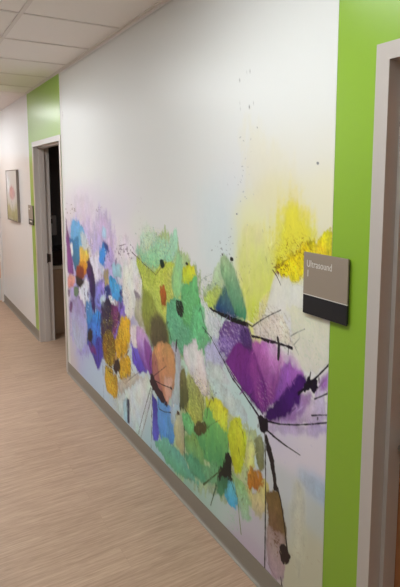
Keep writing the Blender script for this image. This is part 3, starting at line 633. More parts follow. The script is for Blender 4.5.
K.line([(3.078,1.323),(2.984,1.291),(2.88,1.268),(2.795,1.245)],[0.0055, 0.0073, 0.0037],(0.089, 0.129, 0.027),alpha=0.9)
K.poly([(2.737,1.336),(2.697,1.347),(2.671,1.316),(2.718,1.295)],(0.005, 0.027, 0.014),soft=0.008,rough=0.008)
K.line([(2.697,1.336),(2.631,1.401),(2.555,1.477)],[0.0045, 0.0028],(0.136, 0.276, 0.196),alpha=0.7)
K.poly([(2.451,1.336),(2.395,1.371),(2.335,1.368),(2.304,1.311),(2.374,1.247),(2.458,1.248)],(0.792, 0.799, 0.04),(0.591, 0.762, 0.065),soft=0.016,rough=0.01)
K.poly([(2.458,1.248),(2.374,1.263),(2.309,1.315),(2.279,1.248),(2.248,1.14),(2.269,1.015),(2.376,1.015),(2.478,1.068)],(0.205, 0.686, 0.246),(0.16, 0.587, 0.211),soft=0.016,rough=0.01)
K.poly([(2.343,1.13),(2.238,1.173),(2.208,1.057),(2.291,0.956),(2.377,0.96)],(0.183, 0.671, 0.307),soft=0.024,rough=0.012,alpha=0.8)
K.line([(2.412,1.366),(2.4,1.364)],[0.0179, 0.0179],(0.013, 0.014, 0.009),rough=0.003)
K.line([(2.457,1.324),(2.464,1.247)],[0.0043, 0.0021],(0.085, 0.219, 0.054),alpha=0.8)
K.line([(2.33,1.369),(2.299,1.322)],[0.0041, 0.0026],(0.054, 0.083, 0.062),alpha=0.7)
K.poly([(2.531,1.14),(2.477,1.154),(2.443,1.12),(2.461,1.066),(2.502,1.062),(2.531,1.095)],(0.006, 0.009, 0.006),soft=0.006,rough=0.008)
K.crackle([(2.663,1.12),(2.228,1.206),(2.229,0.916),(2.671,0.785)],(0.063, 0.236, 0.132),(0.427, 0.86, 0.576),0.35,70)
K.poly([(2.238,1.219),(2.15,1.276),(2.077,1.313),(2.006,1.292),(1.997,1.214),(2.122,1.173)],(0.535, 0.683, 0.186),(0.617, 0.803, 0.121),soft=0.016,rough=0.012)
K.crackle([(2.268,1.301),(1.973,1.35),(1.972,1.201),(2.269,1.136)],(0.19, 0.291, 0.091),(0.86, 0.86, 0.366),0.4,80)
K.poly([(2.033,1.321),(1.964,1.268),(1.898,1.194),(1.988,1.164),(2.131,1.181),(2.085,1.249)],(0.096, 0.256, 0.213),(0.004, 0.04, 0.21),soft=0.03,rough=0.006)
K.poly([(2.051,1.45),(2.016,1.455),(1.966,1.415),(1.884,1.301),(1.852,1.227),(1.859,1.189),(1.93,1.191),(2.006,1.288),(2.068,1.391)],(0.436, 0.647, 0.361),(0.022, 0.271, 0.146),soft=0.016,rough=0.006)
K.poly([(2.06,1.449),(1.999,1.429),(1.94,1.332),(1.972,1.275),(2.041,1.338)],(0.506, 0.664, 0.373),(0.148, 0.417, 0.2),soft=0.02,rough=0.008,alpha=0.5)
K.line([(1.979,1.447),(1.969,1.445)],[0.0182, 0.0182],(0.006, 0.012, 0.005),rough=0.003)
K.line([(2.058,1.458),(2.053,1.456)],[0.0094, 0.0094],(0.128, 0.152, 0.126),rough=0.003)
K.specks(2.06,1.478,0.110,0.038,22,0.0047,(0.244, 0.279, 0.27),16,0.6)
K.specks(2.169,1.302,0.128,0.044,30,0.0049,(0.196, 0.306, 0.246),17,0.6)
K.specks(1.975,1.533,0.049,0.046,6,0.0036,(0.281, 0.291, 0.307),18,0.5)
K.line([(2.289,1.272),(2.228,1.318),(2.15,1.35)],[0.0035, 0.0025],(0.217, 0.334, 0.246),alpha=0.6)
K.poly([(2.219,0.961),(2.15,1.016),(2.085,1.048),(2.004,0.963),(2.057,0.902),(2.189,0.876)],(0.543, 0.504, 0.86),(0.646, 0.655, 0.86),soft=0.0256,rough=0.012)
K.poly([(2.209,0.89),(2.057,0.917),(1.969,0.858),(2.056,0.827),(2.169,0.83)],(0.797, 0.86, 0.86),soft=0.03,rough=0.012,alpha=0.8)
K.poly([(1.732,0.778),(1.578,0.85),(1.472,0.965),(1.346,1.08),(1.335,0.926),(1.51,0.852)],(0.763, 0.699, 0.86),(0.534, 0.362, 0.69),soft=0.02,rough=0.012,alpha=0.9)
K.poly([(1.677,0.836),(1.56,0.89),(1.462,1.001),(1.402,1.037),(1.422,0.976),(1.511,0.877),(1.642,0.81)],(0.441, 0.239, 0.63),(0.364, 0.184, 0.574),soft=0.03,rough=0.01,alpha=0.85)
K.poly([(1.603,1.067),(1.554,1.111),(1.505,1.082),(1.459,1.073),(1.474,1.012),(1.605,0.898),(1.692,0.874),(1.666,0.962)],(0.48, 0.183, 0.67),(0.266, 0.06, 0.483),soft=0.03,rough=0.01)
K.poly([(1.827,1.111),(1.739,1.126),(1.637,1.133),(1.597,1.086),(1.621,1.003),(1.678,0.866),(1.762,0.82),(1.81,0.976)],(0.634, 0.195, 0.601),(0.265, 0.042, 0.338),soft=0.03,rough=0.008)
K.poly([(1.739,1.122),(1.644,1.131),(1.603,1.084),(1.647,1.02),(1.71,1.069)],(0.701, 0.271, 0.72),soft=0.03,rough=0.01,alpha=0.7)
K.poly([(2.085,1.097),(1.98,1.152),(1.859,1.176),(1.805,1.135),(1.811,1.066),(1.92,1.035),(2.021,0.958),(2.084,0.998)],(0.201, 0.107, 0.357),(0.161, 0.051, 0.349),soft=0.016,rough=0.01)
K.poly([(2.085,1.063),(1.971,1.097),(1.937,1.04),(2.013,0.96),(2.084,1.008)],(0.379, 0.264, 0.708),soft=0.02,rough=0.012,alpha=0.7)
K.crackle([(2.131,1.116),(1.798,1.194),(1.794,0.972),(2.131,0.863)],(0.06, 0.024, 0.176),(0.714, 0.628, 0.86),0.55,75)
K.poly([(1.921,1.068),(1.811,1.084),(1.773,1.024),(1.707,0.943),(1.691,0.83),(1.733,0.805),(1.87,0.854),(1.986,0.92),(2.039,0.952)],(0.207, 0.029, 0.27),(0.198, 0.026, 0.294),soft=0.02,rough=0.006)
K.poly([(1.811,1.066),(1.766,1.008),(1.735,0.903),(1.733,0.832),(1.793,0.882),(1.825,0.971)],(0.409, 0.085, 0.421),soft=0.035,rough=0.008,alpha=0.6)
K.crackle([(1.779,0.932),(1.653,0.975),(1.65,0.864),(1.777,0.815)],(0.123, 0.013, 0.183),(0.86, 0.581, 0.86),0.25,85)
K.poly([(1.905,1.132),(1.828,1.17),(1.797,1.115),(1.811,1.057),(1.888,1.063)],(0.073, 0.027, 0.18),soft=0.02,rough=0.008,alpha=0.8)
K.poly([(1.516,1.038),(1.464,1.071),(1.44,1.032),(1.49,0.958),(1.572,0.865),(1.669,0.799),(1.711,0.804),(1.612,0.921),(1.563,0.989)],(0.079, 0.012, 0.217),(0.048, 0.004, 0.138),soft=0.02,rough=0.008)
K.poly([(1.387,1.066),(1.337,1.127),(1.335,1.057),(1.375,1.035)],(0.435, 0.196, 0.627),soft=0.03,rough=0.008)
K.poly([(1.485,0.992),(1.452,1.055),(1.431,1.089),(1.425,1.064),(1.393,1.075),(1.391,1.037),(1.445,1.007)],(0.008, 0.004, 0.023),soft=0.006,rough=0.008)
K.line([(1.502,0.978),(1.446,1.03),(1.398,1.081),(1.338,1.146)],[0.0128, 0.0095, 0.0073],(0.006, 0.004, 0.016))
K.line([(1.431,1.089),(1.441,1.047),(1.462,1.004)],[0.0059, 0.0111],(0.006, 0.004, 0.016))
K.line([(1.42,0.924),(1.377,0.943),(1.336,0.959)],[0.0065, 0.005],(0.014, 0.01, 0.029))
K.line([(1.406,0.994),(1.374,1.015),(1.339,1.04)],[0.0065, 0.0036, 0.0057],(0.025, 0.018, 0.043))
K.poly([(1.732,0.76),(1.51,0.848),(1.335,0.926),(1.333,0.881),(1.509,0.812),(1.675,0.748)],(0.535, 0.412, 0.78),(0.697, 0.587, 0.86),soft=0.03,rough=0.008,alpha=0.8)
K.line([(2.16,1.033),(2.103,0.993),(2.048,0.954),(1.96,0.885),(1.878,0.851),(1.784,0.803),(1.725,0.772)],[0.0041, 0.0059, 0.0081, 0.0099, 0.0135],(0.014, 0.009, 0.037))
K.line([(2.039,0.952),(1.944,0.895),(1.854,0.86),(1.777,0.837),(1.725,0.808)],[0.0026, 0.0039, 0.0061],(0.041, 0.017, 0.096))
K.line([(2.004,0.934),(1.919,0.889)],[0.0036, 0.0023],(0.86, 0.86, 0.86),alpha=0.7)
K.line([(2.239,1.065),(2.199,1.049),(2.15,1.031)],[0.0039, 0.0049],(0.038, 0.064, 0.07))
K.line([(1.697,0.788),(1.609,0.811),(1.51,0.849),(1.419,0.89),(1.335,0.931)],[0.0099, 0.0061, 0.0053, 0.0061],(0.009, 0.006, 0.021))
K.line([(1.703,0.75),(1.634,0.74),(1.562,0.737),(1.48,0.738)],[0.0119, 0.0087, 0.0063, 0.0028],(0.011, 0.008, 0.022))
K.poly([(1.769,0.781),(1.732,0.796),(1.693,0.794),(1.689,0.764),(1.713,0.723),(1.738,0.73),(1.75,0.757)],(0.008, 0.004, 0.015),soft=0.006,rough=0.006)
K.poly([(1.697,1.133),(1.624,1.136),(1.579,1.108),(1.603,1.067),(1.669,1.081)],(0.86, 0.572, 0.86),(0.788, 0.401, 0.77),soft=0.04,rough=0.01,alpha=0.65)
K.poly([(1.591,1.104),(1.543,1.131),(1.494,1.101),(1.505,1.066),(1.553,1.083)],(0.813, 0.542, 0.86),(0.572, 0.282, 0.749),soft=0.03,rough=0.01,alpha=0.6)
K.line([(2.169,1.178),(2.131,1.173),(2.085,1.171),(2.023,1.17),(1.971,1.165),(1.906,1.169),(1.851,1.171)],[0.0074, 0.0148, 0.0194, 0.0249, 0.0185],(0.004, 0.005, 0.008),rough=0.004)
K.line([(1.851,1.178),(1.809,1.172),(1.755,1.209),(1.686,1.25),(1.615,1.287)],[0.0083, 0.0058, 0.005, 0.0033],(0.056, 0.055, 0.042))
K.line([(1.843,1.188),(1.806,1.184)],[0.0043, 0.0043],(0.86, 0.86, 0.86))
K.line([(1.82,1.127),(1.754,1.137),(1.698,1.139),(1.644,1.145)],[0.01, 0.0125, 0.0141],(0.013, 0.005, 0.016),rough=0.003)
K.line([(1.644,1.145),(1.593,1.149),(1.543,1.151)],[0.0102, 0.0087, 0.0134],(0.013, 0.007, 0.017),rough=0.003)
K.line([(1.632,1.17),(1.623,1.136),(1.627,1.081)],[0.012, 0.0184, 0.0136],(0.019, 0.015, 0.023),rough=0.004)
K.specks(1.863,1.447,0.074,0.106,10,0.0035,(0.427, 0.449, 0.118),19,0.4)
K.specks(1.872,2.086,0.086,0.208,12,0.0039,(0.366, 0.371, 0.368),20,0.7)
K.specks(1.874,1.737,0.101,0.129,12,0.0039,(0.34, 0.375, 0.42),21,0.6)
K.line([(1.423,1.861),(1.42,1.86)],[0.0065, 0.0065],(0.171, 0.189, 0.195),rough=0.003)
K.line([(1.849,2.105),(1.845,2.103)],[0.0078, 0.0078],(0.191, 0.194, 0.19),rough=0.003)
K.line([(1.903,2.04),(1.9,2.038)],[0.0071, 0.0071],(0.198, 0.201, 0.197),rough=0.003)
K.line([(1.79,2.016),(1.787,2.014)],[0.0068, 0.0068],(0.29, 0.294, 0.285),rough=0.003)
K.line([(1.938,1.653),(1.933,1.652)],[0.0081, 0.0081],(0.179, 0.204, 0.236),rough=0.003)
K.specks(1.93,1.845,0.106,0.087,7,0.0040,(0.327, 0.334, 0.347),22,0.6)
K.poly([(3.206,0.738),(3.1,0.807),(3.04,0.69),(2.932,0.617),(3.062,0.549),(3.178,0.594)],(0.264, 0.214, 0.86),(0.123, 0.062, 0.666),soft=0.0192,rough=0.01)
K.poly([(3.201,0.843),(3.098,0.875),(3.019,0.801),(3.122,0.707),(3.207,0.724)],(0.86, 0.837, 0.86),soft=0.0224,rough=0.01)
K.poly([(3.114,0.871),(3.017,0.861),(2.91,0.824),(2.853,0.731),(2.865,0.6),(2.979,0.615),(3.088,0.703)],(0.748, 0.51, 0.86),(0.249, 0.06, 0.51),soft=0.016,rough=0.008)
K.poly([(2.987,0.81),(2.896,0.789),(2.854,0.706),(2.865,0.613),(2.962,0.66)],(0.26, 0.037, 0.401),soft=0.0256,rough=0.008,alpha=0.8)
K.poly([(3.354,0.351),(3.132,0.477),(2.949,0.579),(2.859,0.551),(2.894,0.408),(2.977,0.241),(3.132,0.084),(3.329,0.094),(3.464,0.13),(3.478,0.231)],(0.783, 0.86, 0.86),(0.64, 0.83, 0.86),soft=0.0224,rough=0.012)
K.poly([(3.491,0.34),(3.273,0.465),(3.129,0.54),(3.03,0.532),(3.24,0.405),(3.435,0.277)],(0.642, 0.601, 0.51),soft=0.018,rough=0.012,alpha=0.85)
K.specks(3.313,0.409,0.146,0.045,26,0.0066,(0.227, 0.184, 0.139),23,0.6)
K.line([(3.275,0.429),(3.165,0.501),(3.044,0.574)],[0.0051, 0.0038],(0.051, 0.036, 0.069),alpha=0.8)
K.poly([(3.379,0.238),(3.281,0.304),(3.272,0.118),(3.366,0.124)],(0.409, 0.731, 0.86),soft=0.018,rough=0.01,alpha=0.8)
K.poly([(3.293,0.292),(3.252,0.3),(3.258,0.124),(3.294,0.124)],(0.006, 0.024, 0.078),soft=0.018,rough=0.008)
K.poly([(2.876,0.493),(2.79,0.448),(2.75,0.336),(2.797,0.2),(2.871,0.179)],(0.054, 0.043, 0.392),(0.121, 0.131, 0.782),soft=0.016,rough=0.01)
K.poly([(2.787,0.525),(2.677,0.503),(2.599,0.496),(2.51,0.554),(2.537,0.413),(2.604,0.249),(2.739,0.213),(2.793,0.318)],(0.157, 0.422, 0.86),(0.076, 0.326, 0.86),soft=0.016,rough=0.01)
K.poly([(2.597,0.557),(2.497,0.629),(2.486,0.516),(2.537,0.401),(2.613,0.417)],(0.505, 0.697, 0.86),(0.458, 0.606, 0.678),soft=0.0224,rough=0.01)
K.poly([(2.856,0.173),(2.683,0.276),(2.527,0.273),(2.361,0.234),(2.273,0.188),(2.504,0.138),(2.686,0.135)],(0.192, 0.589, 0.486),(0.156, 0.504, 0.312),soft=0.02,rough=0.015)
K.poly([(2.548,0.492),(2.486,0.516),(2.441,0.371),(2.454,0.271),(2.539,0.291),(2.575,0.384)],(0.602, 0.641, 0.459),(0.511, 0.526, 0.277),soft=0.016,rough=0.01)
K.poly([(2.591,0.891),(2.493,0.872),(2.472,0.707),(2.51,0.554),(2.598,0.52),(2.621,0.657)],(0.531, 0.58, 0.632),(0.484, 0.576, 0.659),soft=0.0224,rough=0.01)
K.poly([(2.75,0.854),(2.643,0.865),(2.567,0.839),(2.55,0.751),(2.57,0.65),(2.61,0.564),(2.651,0.488),(2.745,0.515),(2.858,0.577),(2.87,0.688),(2.838,0.774)],(0.759, 0.396, 0.168),(0.515, 0.225, 0.152),soft=0.016,rough=0.006)
K.line([(2.526,0.92),(2.534,0.889),(2.539,0.853)],[0.0131, 0.0174, 0.0109],(0.009, 0.008, 0.01))
K.line([(2.542,0.858),(2.556,0.773)],[0.006, 0.0033],(0.04, 0.035, 0.039))
K.poly([(2.838,0.761),(2.782,0.728),(2.757,0.611),(2.704,0.517),(2.83,0.561),(2.871,0.65)],(0.415, 0.138, 0.163),soft=0.02,rough=0.008,alpha=0.75)
K.poly([(2.701,0.642),(2.582,0.682),(2.61,0.564),(2.664,0.495)],(0.86, 0.561, 0.452),soft=0.02,rough=0.008,alpha=0.7)
K.poly([(2.887,0.606),(2.843,0.607),(2.786,0.563),(2.704,0.53),(2.651,0.482),(2.746,0.489),(2.86,0.511),(2.904,0.548)],(0.03, 0.012, 0.025),soft=0.008,rough=0.008)
K.line([(2.843,0.607),(2.755,0.667),(2.665,0.727)],[0.0064, 0.0035],(0.028, 0.012, 0.014))
K.line([(2.814,0.585),(2.716,0.594),(2.609,0.613)],[0.0069, 0.0057],(0.022, 0.01, 0.013))
K.line([(2.611,0.614),(2.6,0.614)],[0.0155, 0.0155],(0.016, 0.01, 0.012),rough=0.003)
K.line([(2.782,0.463),(2.769,0.424),(2.692,0.435),(2.612,0.463)],[0.0091, 0.0063, 0.0051],(0.011, 0.021, 0.085))
K.line([(2.652,0.438),(2.642,0.281)],[0.0039, 0.0022],(0.044, 0.111, 0.34),alpha=0.7)
K.line([(2.874,0.796),(2.862,0.704),(2.865,0.6)],[0.006, 0.0072],(0.055, 0.021, 0.071),alpha=0.8)
K.line([(2.89,0.514),(2.956,0.398),(3.024,0.277),(3.114,0.099)],[0.0068, 0.0055],(0.035, 0.048, 0.067))
K.line([(2.875,0.513),(2.909,0.402),(2.976,0.269),(3.063,0.108)],[0.0055, 0.0049],(0.087, 0.108, 0.14))
K.line([(2.868,0.515),(2.881,0.341),(2.896,0.115)],[0.006, 0.0054],(0.061, 0.078, 0.103))
K.poly([(2.446,0.874),(2.377,0.938),(2.305,0.995),(2.239,0.923),(2.209,0.838),(2.169,0.705),(2.271,0.71),(2.379,0.772)],(0.86, 0.86, 0.86),(0.86, 0.822, 0.837),soft=0.016,rough=0.014)
K.specks(2.271,0.748,0.092,0.076,40,0.0050,(0.362, 0.155, 0.194),24,0.6)
K.poly([(2.189,0.824),(2.056,0.827),(1.918,0.799),(1.837,0.745),(1.9,0.69),(2.02,0.74),(2.15,0.743)],(0.725, 0.86, 0.86),(0.644, 0.86, 0.86),soft=0.02,rough=0.012,alpha=0.9)
K.specks(2.15,0.754,0.066,0.053,26,0.0048,(0.123, 0.199, 0.274),25,0.65)
K.poly([(2.496,0.652),(2.379,0.761),(2.271,0.71),(2.219,0.654),(2.24,0.548),(2.381,0.512),(2.474,0.544)],(0.494, 0.543, 0.202),(0.438, 0.546, 0.087),soft=0.0192,rough=0.014,grain=0.22)
K.crackle([(2.472,0.684),(2.15,0.795),(2.15,0.586),(2.475,0.45)],(0.126, 0.141, 0.043),(0.86, 0.86, 0.269),0.5,80)
K.poly([(2.47,0.811),(2.424,0.768),(2.397,0.631),(2.438,0.541),(2.504,0.527),(2.508,0.648)],(0.259, 0.259, 0.097),(0.072, 0.094, 0.038),soft=0.0192,rough=0.01)
K.poly([(2.219,0.665),(2.15,0.691),(2.055,0.666),(1.992,0.601),(1.983,0.495),(2.036,0.397),(2.189,0.342),(2.338,0.349),(2.337,0.451),(2.23,0.542)],(0.241, 0.628, 0.163),(0.097, 0.403, 0.152),soft=0.0192,rough=0.012,grain=0.1)
K.poly([(2.209,0.679),(2.13,0.724),(2.065,0.739),(2.011,0.699),(2.028,0.606),(2.102,0.627)],(0.86, 0.86, 0.053),(0.68, 0.86, 0.085),soft=0.016,rough=0.012,grain=0.18)
K.poly([(2.474,0.521),(2.392,0.53),(2.326,0.501),(2.304,0.443),(2.382,0.42),(2.451,0.449)],(0.215, 0.743, 0.29),(0.168, 0.588, 0.227),soft=0.016,rough=0.008)
K.poly([(2.452,0.39),(2.337,0.451),(2.23,0.399),(2.21,0.31),(2.338,0.269),(2.43,0.306)],(0.27, 0.52, 0.126),(0.169, 0.521, 0.212),soft=0.0256,rough=0.012)
K.poly([(2.465,0.289),(2.338,0.326),(2.21,0.31),(2.13,0.286),(2.231,0.221),(2.361,0.211)],(0.116, 0.475, 0.258),(0.123, 0.44, 0.252),soft=0.0256,rough=0.012)
K.poly([(2.273,0.29),(2.13,0.393),(2.036,0.408),(2.091,0.295),(2.19,0.243)],(0.14, 0.445, 0.186),(0.211, 0.532, 0.289),soft=0.0288,rough=0.012)
K.poly([(2.326,0.501),(2.272,0.552),(2.209,0.561),(2.209,0.518),(2.272,0.471),(2.326,0.468)],(0.104, 0.097, 0.031),soft=0.016,rough=0.012,grain=0.3)
K.line([(2.524,0.498),(2.51,0.499)],[0.0216, 0.0216],(0.067, 0.04, 0.025),rough=0.003)
K.line([(2.261,0.66),(2.24,0.613),(2.24,0.57)],[0.01, 0.007],(0.101, 0.126, 0.028),alpha=0.8)
K.line([(2.292,0.703),(2.261,0.649)],[0.007, 0.005],(0.125, 0.139, 0.054),alpha=0.7)
K.line([(2.445,0.451),(2.443,0.335),(2.447,0.251)],[0.0069, 0.0053],(0.017, 0.028, 0.025))
K.line([(2.144,0.726),(2.136,0.726)],[0.0145, 0.0145],(0.182, 0.201, 0.053),rough=0.003)
K.poly([(1.875,0.624),(1.804,0.664),(1.766,0.626),(1.764,0.533),(1.817,0.478),(1.865,0.502)],(0.809, 0.837, 0.382),(0.739, 0.749, 0.23),soft=0.0224,rough=0.012)
K.poly([(1.967,0.697),(1.9,0.709),(1.843,0.662),(1.85,0.563),(1.88,0.446),(1.938,0.416),(1.983,0.495),(1.992,0.591)],(0.684, 0.813, 0.055),(0.649, 0.768, 0.025),soft=0.016,rough=0.01,grain=0.16)
K.poly([(1.871,0.401),(1.77,0.427),(1.698,0.512),(1.688,0.388),(1.723,0.321),(1.814,0.339)],(0.718, 0.675, 0.19),(0.674, 0.676, 0.367),soft=0.02,rough=0.014,alpha=0.9)
K.poly([(1.782,0.674),(1.738,0.698),(1.708,0.671),(1.706,0.572),(1.734,0.53),(1.772,0.567),(1.788,0.625)],(0.32, 0.338, 0.176),(0.228, 0.233, 0.083),soft=0.016,rough=0.008,grain=0.25)
K.poly([(1.841,0.495),(1.794,0.537),(1.742,0.54),(1.73,0.504),(1.762,0.435),(1.816,0.421),(1.852,0.446)],(0.598, 0.269, 0.036),(0.536, 0.186, 0.026),soft=0.016,rough=0.014,grain=0.22)
K.poly([(1.964,0.428),(1.897,0.427),(1.807,0.368),(1.813,0.267),(1.869,0.243),(1.929,0.3)],(0.378, 0.68, 0.267),(0.444, 0.693, 0.531),soft=0.0256,rough=0.014)
K.poly([(2.073,0.395),(1.999,0.395),(1.981,0.353),(2.026,0.262),(2.1,0.242)],(0.03, 0.132, 0.059),(0.09, 0.319, 0.164),soft=0.0224,rough=0.01)
K.poly([(1.981,0.368),(1.947,0.361),(1.912,0.299),(1.937,0.255),(2.026,0.256)],(0.194, 0.728, 0.86),(0.086, 0.501, 0.86),soft=0.016,rough=0.008)
K.poly([(2.009,0.508),(1.965,0.508),(1.948,0.467),(1.973,0.378),(2.017,0.375),(2.082,0.332),(2.054,0.409)],(0.012, 0.015, 0.012),soft=0.01,rough=0.01)
K.line([(2.063,0.383),(2.14,0.307),(2.231,0.219)],[0.0077, 0.0068, 0.0125],(0.059, 0.107, 0.031))
K.line([(2.091,0.338),(2.11,0.264),(2.159,0.144)],[0.0096, 0.0124, 0.0057],(0.078, 0.16, 0.081),rough=0.003)
K.line([(1.956,0.397),(1.912,0.319),(1.898,0.236),(1.881,0.156)],[0.0054, 0.0045, 0.0071],(0.149, 0.232, 0.033))
K.line([(1.982,0.384),(1.929,0.33)],[0.0045, 0.0045],(0.05, 0.121, 0.04))
K.specks(1.945,0.188,0.068,0.051,26,0.0045,(0.335, 0.667, 0.422),26,0.55)
K.specks(1.854,0.317,0.070,0.059,22,0.0039,(0.298, 0.409, 0.101),27,0.5)
K.line([(3.079,1.31),(3.019,1.21),(2.975,1.122)],[0.0031, 0.01, 0.0031],(0.029, 0.029, 0.018),alpha=0.7,rough=0.004)
K.line([(2.795,1.245),(2.725,1.297),(2.645,1.343)],[0.0029, 0.0086, 0.0023],(0.036, 0.036, 0.024),alpha=0.7,rough=0.004)
K.line([(2.665,1.013),(2.615,0.931),(2.591,0.879)],[0.0028, 0.0078, 0.0022],(0.042, 0.042, 0.031),alpha=0.7,rough=0.004)
K.line([(2.279,1.196),(2.238,1.111),(2.199,1.038)],[0.002, 0.0065, 0.002],(0.041, 0.041, 0.029),alpha=0.7,rough=0.004)
K.line([(2.867,0.778),(2.9,0.679),(2.888,0.593)],[0.0036, 0.012, 0.0036],(0.038, 0.04, 0.028),alpha=0.7,rough=0.004)
K.line([(2.474,0.568),(2.404,0.537),(2.359,0.499)],[0.0021, 0.0073, 0.0021],(0.048, 0.05, 0.038),alpha=0.7,rough=0.004)
K.line([(2.209,0.529),(2.15,0.586),(2.074,0.638)],[0.0019, 0.0058, 0.0014],(0.049, 0.05, 0.038),alpha=0.7,rough=0.004)
K.line([(2.001,0.598),(1.992,0.541),(2.009,0.493)],[0.0018, 0.0064, 0.0023],(0.05, 0.052, 0.039),alpha=0.7,rough=0.004)
K.line([(1.865,0.522),(1.841,0.495),(1.848,0.443)],[0.0017, 0.0052, 0.0013],(0.052, 0.054, 0.041),alpha=0.7,rough=0.004)
K.line([(2.15,0.722),(2.189,0.655),(2.199,0.597)],[0.002, 0.0073, 0.0024],(0.047, 0.049, 0.036),alpha=0.7,rough=0.004)
K.line([(1.933,0.696),(1.875,0.662),(1.858,0.602)],[0.0013, 0.004, 0.0013],(0.049, 0.05, 0.037),alpha=0.7,rough=0.004)
K.line([(3.205,0.752),(3.157,0.669),(3.093,0.593)],[0.0026, 0.0096, 0.0026],(0.031, 0.033, 0.022),alpha=0.7,rough=0.004)
K.line([(3.402,0.859),(3.448,0.732),(3.473,0.637)],[0.0028, 0.011, 0.0034],(0.023, 0.025, 0.014),alpha=0.7,rough=0.004)
K.line([(3.215,0.555),(3.219,0.469)],[0.0065, 0.0033],(0.032, 0.034, 0.023),alpha=0.7,rough=0.004)
K.specks(2.209,0.979,0.078,0.083,36,0.0044,(0.151, 0.257, 0.226),61,0.5)
K.specks(2.873,1.476,0.167,0.061,26,0.0048,(0.203, 0.375, 0.281),62,0.5)
K.specks(3.21,1.011,0.103,0.179,24,0.0065,(0.2, 0.135, 0.236),63,0.5)
K.specks(1.968,0.819,0.082,0.098,30,0.0036,(0.25, 0.363, 0.363),64,0.45)
K.specks(1.44,1.172,0.074,0.092,26,0.0029,(0.478, 0.629, 0.466),65,0.5)
K.specks(2.169,0.33,0.152,0.076,30,0.0044,(0.074, 0.209, 0.097),66,0.5)
K.dabs(3.225,4.128,0.452,1.372,340,0.022,0.03,41,amt=0.28,lean=0.5)
K.dabs(3.147,3.832,0.224,0.831,120,0.02,0.014,42,amt=0.3,lean=0.3)
K.dabs(2.208,3.09,0.84,1.473,420,0.014,0.01,43,amt=0.22,lean=0.6,sat=0.25)
K.dabs(2.169,2.896,0.163,0.901,260,0.016,0.008,44,amt=0.28,lean=0.4,sat=0.25)
K.dabs(1.693,2.425,0.256,0.803,420,0.015,0.007,45,amt=0.22,lean=0.5,sat=0.25)
K.dabs(1.34,2.15,0.804,1.231,260,0.018,0.006,46,amt=0.2,lean=0.7,sat=0.35)
K.dabs(1.832,2.268,1.149,1.424,120,0.014,0.006,47,amt=0.2,lean=0.5,sat=0.3)
K.dabs(1.343,1.749,1.404,1.633,160,0.012,0.005,48,amt=0.16,lean=0.9,sat=0.5)
K.poly([(1.689,0.461),(1.608,0.519),(1.58,0.441),(1.558,0.37),(1.557,0.313),(1.622,0.275),(1.679,0.328)],(0.208, 0.138, 0.046),(0.226, 0.128, 0.064),soft=0.016,rough=0.008,grain=0.2)
K.poly([(1.686,0.324),(1.564,0.335),(1.574,0.247),(1.566,0.198),(1.585,0.131),(1.661,0.124),(1.683,0.175)],(0.407, 0.288, 0.258),(0.476, 0.359, 0.417),soft=0.0192,rough=0.01)
K.specks(1.623,0.312,0.040,0.082,40,0.0056,(0.186, 0.098, 0.047),28,0.7)
K.poly([(1.702,0.727),(1.681,0.71),(1.637,0.606),(1.612,0.521),(1.608,0.51),(1.642,0.501),(1.664,0.597),(1.694,0.659)],(0.017, 0.011, 0.014),soft=0.006,rough=0.006)
K.line([(1.615,0.528),(1.594,0.486),(1.573,0.419),(1.558,0.348),(1.543,0.286)],[0.0134, 0.0079, 0.0063, 0.0071, 0.0102],(0.022, 0.016, 0.013))
K.poly([(1.589,0.283),(1.556,0.304),(1.517,0.281),(1.541,0.234),(1.574,0.221),(1.591,0.254)],(0.025, 0.012, 0.012),soft=0.006,rough=0.012)
K.line([(1.585,0.144),(1.574,0.106)],[0.0055, 0.0095],(0.036, 0.025, 0.023))
K.line([(1.686,0.305),(1.686,0.154),(1.632,0.125)],[0.0033, 0.0041],(0.12, 0.085, 0.084),alpha=0.5)
K.line([(1.709,0.724),(1.701,0.61),(1.697,0.475),(1.696,0.29),(1.696,0.109)],[0.0054, 0.0062, 0.0079, 0.0091],(0.013, 0.01, 0.01))
K.poly([(1.481,0.684),(1.389,0.689),(1.314,0.674),(1.312,0.62),(1.398,0.612),(1.479,0.634)],(0.517, 0.658, 0.83),(0.469, 0.585, 0.745),soft=0.08,rough=0.02,alpha=0.6)
K.poly([(1.503,0.622),(1.455,0.606),(1.436,0.407),(1.466,0.215),(1.505,0.276),(1.523,0.483)],(0.673, 0.706, 0.54),soft=0.05,rough=0.02,alpha=0.6)
K.specks(1.471,0.364,0.091,0.127,30,0.0045,(0.473, 0.391, 0.253),29,0.35)
K.specks(1.5,0.741,0.133,0.083,14,0.0038,(0.626, 0.592, 0.803),30,0.4)
K.poly([(4.70,.10),(4.80,.10),(4.80,2.75),(4.70,2.75)],(0.776, 0.761, 0.745),None,None,soft=.02,rough=.012,smooth=0,grain=.02,alpha=.9)
tag(K.mesh('wall_mural', -.0012, mural_paint, .0010, caulk), 'large white wall mural of brush-stroke flowers in purple, yellow, green and blue', 'mural')

